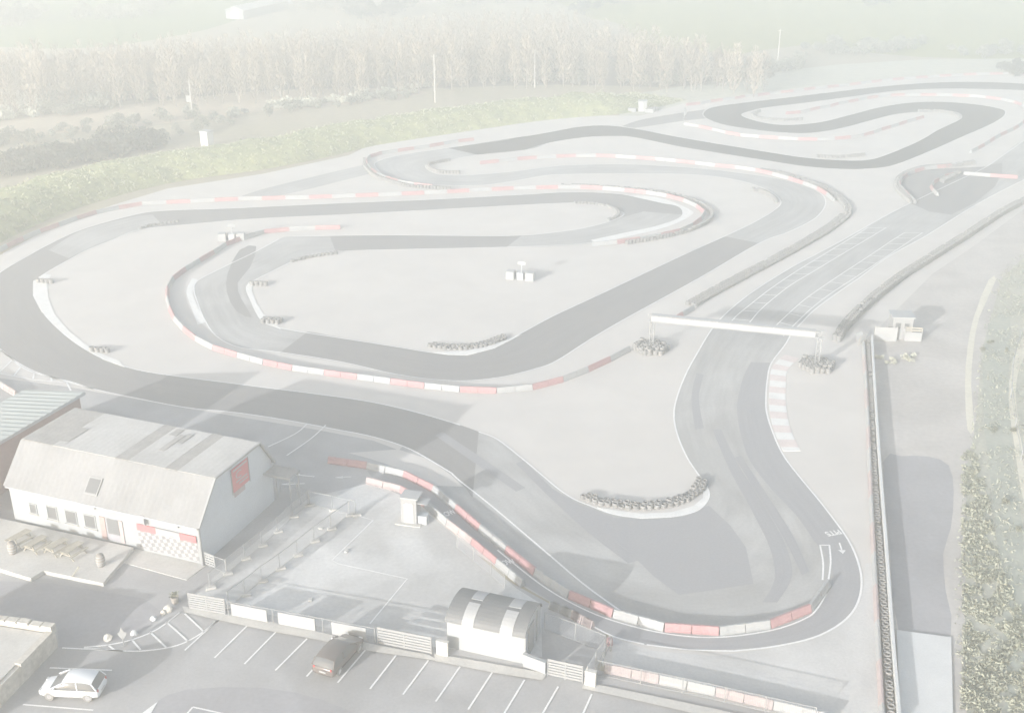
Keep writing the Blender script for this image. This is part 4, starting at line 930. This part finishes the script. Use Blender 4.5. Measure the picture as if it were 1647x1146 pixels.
car(Vector((-29.2, 59.75, .013)), R(176.6), M['car_white'], 'white hatchback parked beside the cream stone outbuilding')
Ab, Bb = G(518, 1092), G(564, 1040); dv = (Bb - Ab).normalized()
car(G(546, 1061) + Vector((0, 0, .013)), math.atan2(dv.y, dv.x), M['car_brown'], 'dark brown car parked nose in to the banner fence', 4.3, 1.8, 1.5)

# ================================================================== FORECOURT FURNITURE
def picnic(px, rz, lab):
    t = thing('picnic_table', G(*px, .35), rz, lab, 'picnic table', 'picnic tables on the barn forecourt')
    mb = MB()
    for k in range(4): mb.box((0, -.27 + k * .18, .74), (1.8, .16, .04))
    mb.build('tabletop', M['timber'], t)
    for y in (-.68, .68):
        mb = MB(); mb.box((0, y - .07, .44), (1.8, .13, .04)); mb.box((0, y + .07, .44), (1.8, .13, .04)); mb.build('seat', M['timber'], t)
    for x in (-.65, .65):
        mb = MB(); mb.tube((x, -.75, 0), (x, -.22, .72), .05, n=4); mb.tube((x, .75, 0), (x, .22, .72), .05, n=4); mb.box((x, 0, .39), (.06, 1.5, .08)); mb.build('leg', M['timber'], t)
picnic((34, 872), R(60), 'leftmost picnic table on the forecourt under the small window'); picnic((60, 882), R(64), 'picnic table near the dark barrel on the left of the forecourt')
picnic((93, 886), R(58), 'picnic table in the middle of the forecourt row'); picnic((118, 892), R(63), 'picnic table nearest the barn doorway')
def barrel_obj(px, lab):
    t = thing('barrel', G(*px, .35), 0, lab, 'barrel', 'barrels on the barn forecourt')
    mb = MB(); mb.lathe([(0, 0), (.26, 0), (.34, .3), (.36, .5), (.34, .7), (.27, 1.0), (0, 1.0)], 14); mb.build('cask', M['barrel'], t, smooth=True)
    mb = MB()
    for z, r in ((.15, .315), (.38, .36), (.64, .36), (.86, .315)): mb.lathe([(r, z), (r + .012, z), (r + .012, z + .06), (r, z + .06)], 14, closed=True)
    mb.build('hoop', M['galv'], t)
barrel_obj((21, 889), 'dark barrel standing at the left end of the picnic tables'); barrel_obj((163, 909), 'dark barrel standing right of the picnic tables before the doorway')
t = thing('post', G(116, 927, .35), 0, 'short leaning timber post at the front edge of the forecourt', 'post')
mb = MB(); mb.tube((0, 0, 0), (.5, .35, .7), .06); mb.build('shaft', M['timber'], t)
t = thing('leaf_sign', G(199, 1036, .02), R(10), 'white leaf-shaped sign on a short pole at the tip of the hatched corner', 'sign')
mb = MB(); mb.tube((0, 0, 0), (0, 0, .7), .05); mb.build('pole', M['white_metal'], t)
mb = MB(); mb.prism([(0, .45), (.26, .8), (.3, 1.05), (.14, 1.1), (0, 1.5), (-.16, 1.1), (-.3, 1.0), (-.22, .75)], (1, 0, 0), (0, 0, 1), (0, -.03, 0), (0, .06, 0)); mb.build('panel', M['white_pl'], t)
mb = MB(); mb.lathe([(0, 0), (.22, 0), (.22, .05), (0, .06)], 10); mb.build('foot', M['white_metal'], t)
def rock(px, s, lab, seed, m='stone'):
    mb = MB(); rg = random.Random(seed); n = 9
    rings = [(0.0, .9), (.25, 1.0), (.55, .85), (.85, .5), (1.0, .12)]
    for z, r in rings:
        for i in range(n): a = 6.283 * i / n; k = r * (.8 + .4 * rg.random()); mb.v.append((s * k * math.cos(a), s * k * math.sin(a), s * 1.3 * z))
    for j in range(len(rings) - 1):
        for i in range(n): mb.f.append((j * n + i, j * n + (i + 1) % n, (j + 1) * n + (i + 1) % n, (j + 1) * n + i))
    mb.f.append(tuple((len(rings) - 1) * n + i for i in range(n)))
    tag(mb.build('boulder', M[m], None, loc=G(*px, .02)), lab, 'boulder')
rock((174, 1027), .34, 'largest pale boulder at the left end of the row by the hatched corner', 1); rock((216, 1019), .27, 'upright white boulder just right of the leaf-shaped sign', 2, 'conc_white')
rock((247, 996), .25, 'white boulder in the middle of the row along the hatched corner', 3, 'conc_white'); rock((271, 981), .36, 'cream boulder next to the dark planter by the slatted gate', 4); rock((263, 986), .24, 'small cream boulder touching the larger cream boulder near the planter', 6)
t = thing('planter', G(282, 968, .02), 0, 'dark planter tub at the top of the boulder row by the slatted gate', 'planter')
mb = MB(); mb.lathe([(0, 0), (.24, 0), (.33, .55), (.28, .55), (.26, .45), (0, .45)], 12); mb.build('tub', M['barrel'], t)
mb = MB(); rg = random.Random(3)
for _ in range(60): mb.card((rg.gauss(0, .14), rg.gauss(0, .14), .55 + rg.random() * .3), .1, rg)
mb.build('plant', M['leafgrey'], t)

# ================================================================== VEGETATION
def shrub_mesh(seed, n, rad, h, m, card=.24):
    rg = random.Random(seed); mb = MB()
    lobes = [(rg.gauss(0, rad * .45), rg.gauss(0, rad * .45), h * rg.uniform(.35, .65), rad * rg.uniform(.45, .75)) for _ in range(5)]
    for _ in range(n):
        lx, ly, lz, lr = rg.choice(lobes)
        v = Vector((rg.gauss(0, 1), rg.gauss(0, 1), rg.gauss(0, 1))).normalized() * lr * rg.uniform(.55, 1.05)
        p = (lx + v.x, ly + v.y, max(.05, lz + v.z * h / (2 * rad) * 1.1))
        mb.card(p, card * rg.uniform(.6, 1.3), rg, 1.2)
    return mb.mesh('crown', M[m])
def stem_mesh(seed, h):
    rg = random.Random(seed); mb = MB()
    for _ in range(4):
        a = rg.uniform(0, 6.28); r = h * .28
        mb.tube((.05 * math.cos(a), .05 * math.sin(a), 0), (r * math.cos(a), r * math.sin(a), h * .65), .05, .02, n=5)
    return mb.mesh('stem', M['trunk'])
SH = {}
for kind, (m, rad, h, n, cs) in {'dark': ('leafdark', 1.7, 2.4, 320, .26), 'grey': ('leafgrey', 1.5, 2.2, 280, .24), 'cream': ('leafcream', .9, .9, 170, .17), 'green': ('leafpale', 1.2, 1.5, 240, .2)}.items():
    for s in range(3): SH[kind, s] = (shrub_mesh(100 + s * 7 + len(kind), n, rad, h, m, cs), stem_mesh(s, h))
def shrub(p, kind, s, lab, cat, group, sc):
    c, st = SH[kind, s]
    t = thing({'dark': 'hedge_shrub', 'grey': 'scrub_bush', 'cream': 'tussock', 'green': 'bramble_bush'}[kind], p, rnd.uniform(0, 6.28), lab, cat, group); t.scale = (sc, sc, sc * rnd.uniform(.85, 1.2))
    link('crown', c, t); link('stem', st, t)
def inside(poly, x, y):
    r = False; n = len(poly)
    for i in range(n):
        x0, y0 = poly[i]; x1, y1 = poly[(i + 1) % n]
        if (y0 > y) != (y1 > y) and x < (x1 - x0) * (y - y0) / (y1 - y0) + x0: r = not r
    return r
def project(p):
    z = p.z - CAMH; f = p.y * math.cos(TILT) - z * math.sin(TILT); u = p.y * math.sin(TILT) + z * math.cos(TILT)
    return CX + FPX * p.x / f, CY - FPX * u / f
def fill(px, step, kind, lab, cat, group, sc=(.7, 1.2), cap=60, seed=1):
    rg = random.Random(seed); W = [G(x, y) for x, y in px]
    x0, x1 = min(p.x for p in W), max(p.x for p in W); y0, y1 = min(p.y for p in W), max(p.y for p in W)
    pts = []; y = y0; poly = [(p.x, p.y) for p in W]
    while y < y1:
        x = x0
        while x < x1:
            a, c = x + rg.uniform(-.45, .45) * step, y + rg.uniform(-.45, .45) * step
            if inside(poly, a, c): pts.append((a, c))
            x += step
        y += step
    rg.shuffle(pts)
    for a, c in pts[:cap]: shrub(Vector((a, c, 0)), kind, rg.randrange(3), lab, cat, group, rg.uniform(*sc))
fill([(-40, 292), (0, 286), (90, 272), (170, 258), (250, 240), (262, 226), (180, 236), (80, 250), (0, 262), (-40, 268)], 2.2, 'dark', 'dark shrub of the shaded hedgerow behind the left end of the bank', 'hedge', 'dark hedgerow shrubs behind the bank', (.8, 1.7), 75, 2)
fill([(250, 236), (330, 222), (345, 206), (420, 190), (520, 176), (650, 160), (690, 150), (640, 152), (500, 166), (400, 180), (330, 196), (240, 222)], 2.8, 'grey', 'grey bush of the low scrub line right of the dark hedgerow', 'bush', 'grey scrub line behind the bank', (.6, 1.1), 45, 3)
fill([(70, 190), (100, 160), (180, 146), (300, 142), (320, 152), (240, 165), (120, 186)], 3.2, 'grey', 'grey green bush of the scrub patch between the reeds and the wood', 'bush', 'grey scrub patch beyond the reeds', (1.0, 1.8), 40, 4)
fill([(-30, 205), (0, 200), (60, 190), (90, 165), (60, 150), (0, 160), (-30, 170)], 3.6, 'cream', 'tan bush in rough ground at the left edge beyond the reeds', 'bush', 'tan bushes at the left edge', (1.6, 3.0), 40, 5)
fill([(720, 138), (820, 136), (960, 138), (1090, 142), (1110, 128), (960, 126), (820, 124), (720, 128)], 3.2, 'grey', 'grey green bush along the foot of the bare wood', 'bush', 'grey bushes at the foot of the wood', (.9, 1.6), 38, 6)
fill([(1080, 140), (1180, 132), (1290, 118), (1300, 96), (1240, 98), (1190, 112), (1090, 126)], 3.2, 'grey', 'grey bush in the scrub at the right end of the bare wood', 'bush', 'scrub bushes at the right end of the wood', (.9, 1.7), 32, 7)
fill([(1280, 92), (1400, 88), (1480, 90), (1560, 98), (1660, 96), (1660, 76), (1560, 80), (1450, 70), (1340, 68), (1280, 84)], 5.0, 'grey', 'pale dry bush along the far hedge line at the upper right', 'bush', 'pale dry bushes on the upper right hedge line', (1.0, 1.9), 34, 8)
fill([(1300, 88), (1350, 72), (1380, 76), (1440, 80), (1460, 92), (1400, 90)], 6, 'grey', 'grey bush among the pale dry hedge line at the upper right', 'bush', 'grey bushes on the upper right hedge line', (1.0, 1.7), 24, 9)
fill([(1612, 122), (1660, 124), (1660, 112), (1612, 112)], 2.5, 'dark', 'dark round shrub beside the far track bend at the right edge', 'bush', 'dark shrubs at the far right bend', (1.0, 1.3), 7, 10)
fill([(1395, 12), (1430, 8), (1400, 4), (1380, 14)], 6, 'dark', 'dark tree clump alone in the big pale field', 'bush', 'dark clump in the pale field', (1.4, 2.0), 5, 11)
fill([(1575, 560), (1640, 520), (1700, 600), (1700, 900), (1640, 900), (1590, 740)], 2.2, 'grey', 'low grey bush in the rough grass along the right-hand edge', 'bush', 'low grey bushes at the right-hand edge', (.18, .3), 12, 14)
fill([(1400, 575), (1470, 570), (1470, 582), (1420, 590)], 1.2, 'cream', 'cream weed clump at the foot of the white wall below the start hut', 'tussock', 'weed clumps below the start hut', (.35, .6), 8, 15)
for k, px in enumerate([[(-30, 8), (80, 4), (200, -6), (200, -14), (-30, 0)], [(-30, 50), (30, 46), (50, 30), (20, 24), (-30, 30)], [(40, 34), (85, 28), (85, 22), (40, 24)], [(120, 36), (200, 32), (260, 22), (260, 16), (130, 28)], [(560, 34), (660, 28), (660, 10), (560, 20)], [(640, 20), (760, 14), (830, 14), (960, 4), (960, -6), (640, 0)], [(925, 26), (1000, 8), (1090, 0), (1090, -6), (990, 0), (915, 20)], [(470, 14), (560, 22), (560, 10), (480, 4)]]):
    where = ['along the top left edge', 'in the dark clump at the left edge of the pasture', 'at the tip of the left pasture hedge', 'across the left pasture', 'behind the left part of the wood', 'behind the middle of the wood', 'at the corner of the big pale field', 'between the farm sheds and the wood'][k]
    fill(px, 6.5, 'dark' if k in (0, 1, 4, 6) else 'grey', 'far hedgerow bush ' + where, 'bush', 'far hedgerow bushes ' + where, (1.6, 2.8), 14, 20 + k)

fill([(-40, 250), (60, 238), (200, 216), (330, 196), (330, 182), (150, 200), (0, 224), (-40, 230)], 4.5, 'grey', 'grey bush scattered between the dark hedgerow and the reeds', 'bush', 'scattered grey bushes before the reeds', (.6, 1.3), 40, 40)
fill([(420, 168), (560, 152), (690, 141), (700, 150), (560, 166), (430, 182)], 3.2, 'cream', 'pale dry bush between the reeds and the middle of the wood', 'bush', 'pale dry bushes before the wood', (1.0, 2.0), 30, 41)
# rough grass on the right
mb = MB(); rg = random.Random(8)
poly = [(1556, 740), (1575, 560), (1600, 450), (1660, 380), (1720, 360), (1740, 700), (1740, 1200), (1540, 1200), (1535, 900)]
PW = [(G(x, y).x, G(x, y).y) for x, y in poly]
xa, xb = min(p[0] for p in PW), max(p[0] for p in PW); ya, yb = min(p[1] for p in PW), max(p[1] for p in PW)
for _ in range(52000):
    x, y = rg.uniform(xa, xb), rg.uniform(ya, yb)
    if not inside(PW, x, y): continue
    if noise.noise(Vector((x, y, 0)) * .35) < -.12: continue
    mb.card((x, y, rg.random() * .22), rg.uniform(.05, .15), rg, 1.6)
tag(mb.build('rough_grass', M['blade']), 'rough grey green grass on the slope along the right-hand edge', 'grass', kind='stuff')

mb = MB(); rg = random.Random(9)
poly = [(1546, 735), (1566, 715), (1590, 800), (1606, 900), (1650, 1000), (1720, 1060), (1720, 1210), (1542, 1210), (1548, 1000)]
PW = [(G(x, y).x, G(x, y).y) for x, y in poly]
xa, xb = min(p[0] for p in PW), max(p[0] for p in PW); ya, yb = min(p[1] for p in PW), max(p[1] for p in PW)
for _ in range(60000):
    x, y = rg.uniform(xa, xb), rg.uniform(ya, yb)
    if not inside(PW, x, y): continue
    k = noise.noise(Vector((x, y, 3)) * .7) + .5 * noise.noise(Vector((x, y, 5)) * 2.1)
    if k < -.25: continue
    mb.card((x, y, rg.random() * (.12 + .45 * max(0, k))), rg.uniform(.05, .15), rg, 1.7)
tag(mb.build('bramble_cover', M['leafpale']), 'pale cream and green scrub covering the low bank at the lower right', 'scrub', kind='stuff')
# bare wood
def bare_tree(seed, n, lean=0):
    rg = random.Random(seed); tr = MB(); tw = MB(); Ht = rg.uniform(10, 12.5); r = rg.uniform(1.3, 1.9)
    top = Vector((rg.gauss(0, .4), rg.gauss(0, .4), Ht * .95)); tr.tube((0, 0, 0), top * .55, .16, .1, n=6); tr.tube(top * .55, top, .1, .03, n=5)
    for _ in range(12):
        z = rg.uniform(.25, .85); a = rg.uniform(0, 6.28); p = top * z; L = r * (1.3 - z)
        tr.tube(p, p + Vector((L * math.cos(a), L * math.sin(a), L * 1.1)), .05, .015, n=4)
    for _ in range(n):
        z = rg.random() ** .75; rr = r * (.35 + .75 * math.sin(math.pi * min(1, z * .85 + .12))) * rg.random() ** .4; a = rg.uniform(0, 6.28)
        p = top * (.12 + .88 * z) + Vector((rr * math.cos(a), rr * math.sin(a), 0))
        d = Vector((math.cos(a) * .45, math.sin(a) * .45, 1)).normalized() * rg.uniform(.5, 1.1); s = d.orthogonal().normalized() * rg.uniform(.06, .17)
        s.rotate(Matrix.Rotation(rg.uniform(0, 6.28), 3, d))
        tw.add([p - d * .5 - s, p - d * .5 + s, p + d * .6 + s * .2, p + d * .6 - s * .2], [(0, 1, 2, 3)])
    return tr, tw
TR = [bare_tree(s, 190) for s in range(5)]
TM = [(a.mesh('trunk', M['trunk']), c.mesh('crown', M['twig'])) for a, c in TR]
TOPS = [(-60, 118), (0, 114), (60, 104), (150, 100), (260, 96), (400, 92), (560, 84), (720, 76), (900, 72), (1050, 76), (1150, 78), (1225, 84), (1240, 76), (1150, 56), (1030, 38), (960, 26), (900, 12), (750, 14), (620, 24), (560, 34), (450, 42), (350, 46), (200, 57), (100, 64), (0, 68), (-60, 70)]
rg = random.Random(77); cand = []
y = 255.0
while y < 430:
    x = -160.0
    while x < 120:
        a, c = x + rg.uniform(-1.6, 1.6), y + rg.uniform(-1.6, 1.6)
        u, v = project(Vector((a, c, 11)))
        if inside(TOPS, u, v): cand.append((c, a))
        x += 4.0
    y += 4.0
cand.sort(key=lambda q: q[0] + .12 * abs(q[1]))
for i, (c, a) in enumerate(cand[:285]):
    k = rg.randrange(5)
    t = thing('bare_tree', (a, c, 0), rg.uniform(0, 6.28), 'tall bare tan tree in the near ranks of the dense wood beyond the circuit', 'tree', 'bare trees of the wood'); sc = rg.uniform(.8, 1.1); t.scale = (sc, sc, sc)
    link('trunk', TM[k][0], t); link('crown', TM[k][1], t)
far = [bare_tree(s + 40, 75) for s in range(3)]
mb = MB()
for c, a in cand[285:]:
    q = far[rg.randrange(3)][1]; sc = rg.uniform(.85, 1.1); ca, sa = math.cos(c * 7), math.sin(c * 7)
    mb.add([(a + sc * (x * ca - y * sa), c + sc * (x * sa + y * ca), z * sc) for x, y, z in q.v], q.f)
tag(mb.build('wood', M['twig']), 'tan mass of bare tree tops filling the back of the wood', 'wood', kind='stuff')
for px, where in (((478, 20), 'beside the end of the long white farm shed'), ((508, 24), 'next to the wood near the farm sheds'), ((540, 22), 'at the left corner of the wood top')):
    t = thing('bare_tree', G(*px), 1.0, 'dark bare tree ' + where, 'tree'); link('trunk', TM[1][0], t); link('crown', TM[1][1], t)

# poles
def pole(px, h, lab, arm=True):
    t = thing('utility_pole', G(*px), R(-10), lab, 'pole')
    mb = MB(); mb.tube((0, 0, 0), (0, 0, h), .17, .12, n=8); mb.build('shaft', M['pole'], t)
    if arm:
        mb = MB(); mb.box((0, 0, h - .5), (1.6, .1, .12)); mb.build('crossarm', M['timber'], t)
        for x in (-.7, 0, .7):
            mb = MB(); mb.lathe([(0, 0), (.06, 0), (.06, .18), (0, .2)], 6); mb.build('insulator', M['white_pl'], t, loc=(x, 0, h - .44))
pole((700, 165), 11.3, 'pale utility pole rising from the bank in front of the middle of the wood')
pole((1250, 108), 10.5, 'pale utility pole beyond the right end of the wood')
pole((860, 141), 9.5, 'pale utility pole at the foot of the wood right of the tallest pole')
pole((310, 186), 8.0, 'pale utility pole in the reeds above the white cabinet')
t = thing('marker_board', G(305, 172), 0, 'small white marker board next to the utility pole in the reeds', 'sign')
mb = MB(); mb.tube((0, 0, 0), (0, 0, 1.6), .08); mb.build('pole', M['white_metal'], t)
mb = MB(); mb.box((0, -.06, 1.9), (1.2, .06, 1.5)); mb.build('board', M['white_pl'], t)

# ================================================================== AIR, LIGHT, CAMERA
HAZE = 0.0038
mb = MB(); mb.box((0, 440, 26.5), (1400, 1140, 55))
hz = bpy.data.materials.new('haze'); hz.use_nodes = True; nt = hz.node_tree
nt.nodes.remove(nt.nodes['Principled BSDF'])
pv = nt.nodes.new('ShaderNodeVolumePrincipled'); pv.inputs['Color'].default_value = (.985, .982, .957, 1); pv.inputs['Density'].default_value = HAZE; pv.inputs['Anisotropy'].default_value = 0.5
nt.links.new(pv.outputs['Volume'], nt.nodes['Material Output'].inputs['Volume'])
o = mb.build('haze', hz); o['kind'] = 'stuff'

EL, AZ = R(13.7), R(51)
sun = bpy.data.lights.new('sun', 'SUN'); sun.energy = 4.6; sun.angle = R(.55); sun.color = (1.0, .985, .975)
so = bpy.data.objects.new('sun', sun); C.objects.link(so)
so.rotation_euler = Vector((math.cos(AZ) * math.cos(EL), math.sin(AZ) * math.cos(EL), -math.sin(EL))).to_track_quat('-Z', 'Y').to_euler()
w = bpy.data.worlds.new('World'); bpy.context.scene.world = w; w.use_nodes = True
nt = w.node_tree; bg = nt.nodes['Background']; sk = nt.nodes.new('ShaderNodeTexSky'); sk.sky_type = 'NISHITA'; sk.sun_disc = False; sk.air_density = 1.0; sk.dust_density = 2.0; sk.ozone_density = .3
sk.sun_elevation = EL; sk.sun_rotation = math.atan2(-math.cos(AZ), -math.sin(AZ)) % (2 * math.pi)
nt.links.new(sk.outputs['Color'], bg.inputs['Color']); bg.inputs['Strength'].default_value = .10
cam = bpy.data.cameras.new('camera'); cam.sensor_width = 36; cam.lens = 36 * FPX / 1647; cam.clip_end = 4000; cam.clip_start = .5
co = bpy.data.objects.new('camera', cam); C.objects.link(co); co.location = (0, 0, CAMH); co.rotation_euler = (math.pi / 2 - TILT, 0, 0)
sc = bpy.context.scene; sc.camera = co
sc.view_settings.view_transform = 'Standard'; sc.view_settings.look = 'None'; sc.view_settings.exposure = 1.6; sc.view_settings.gamma = 1
sc.cycles.use_denoising = True; sc.cycles.volume_bounces = 2; sc.cycles.max_bounces = 6
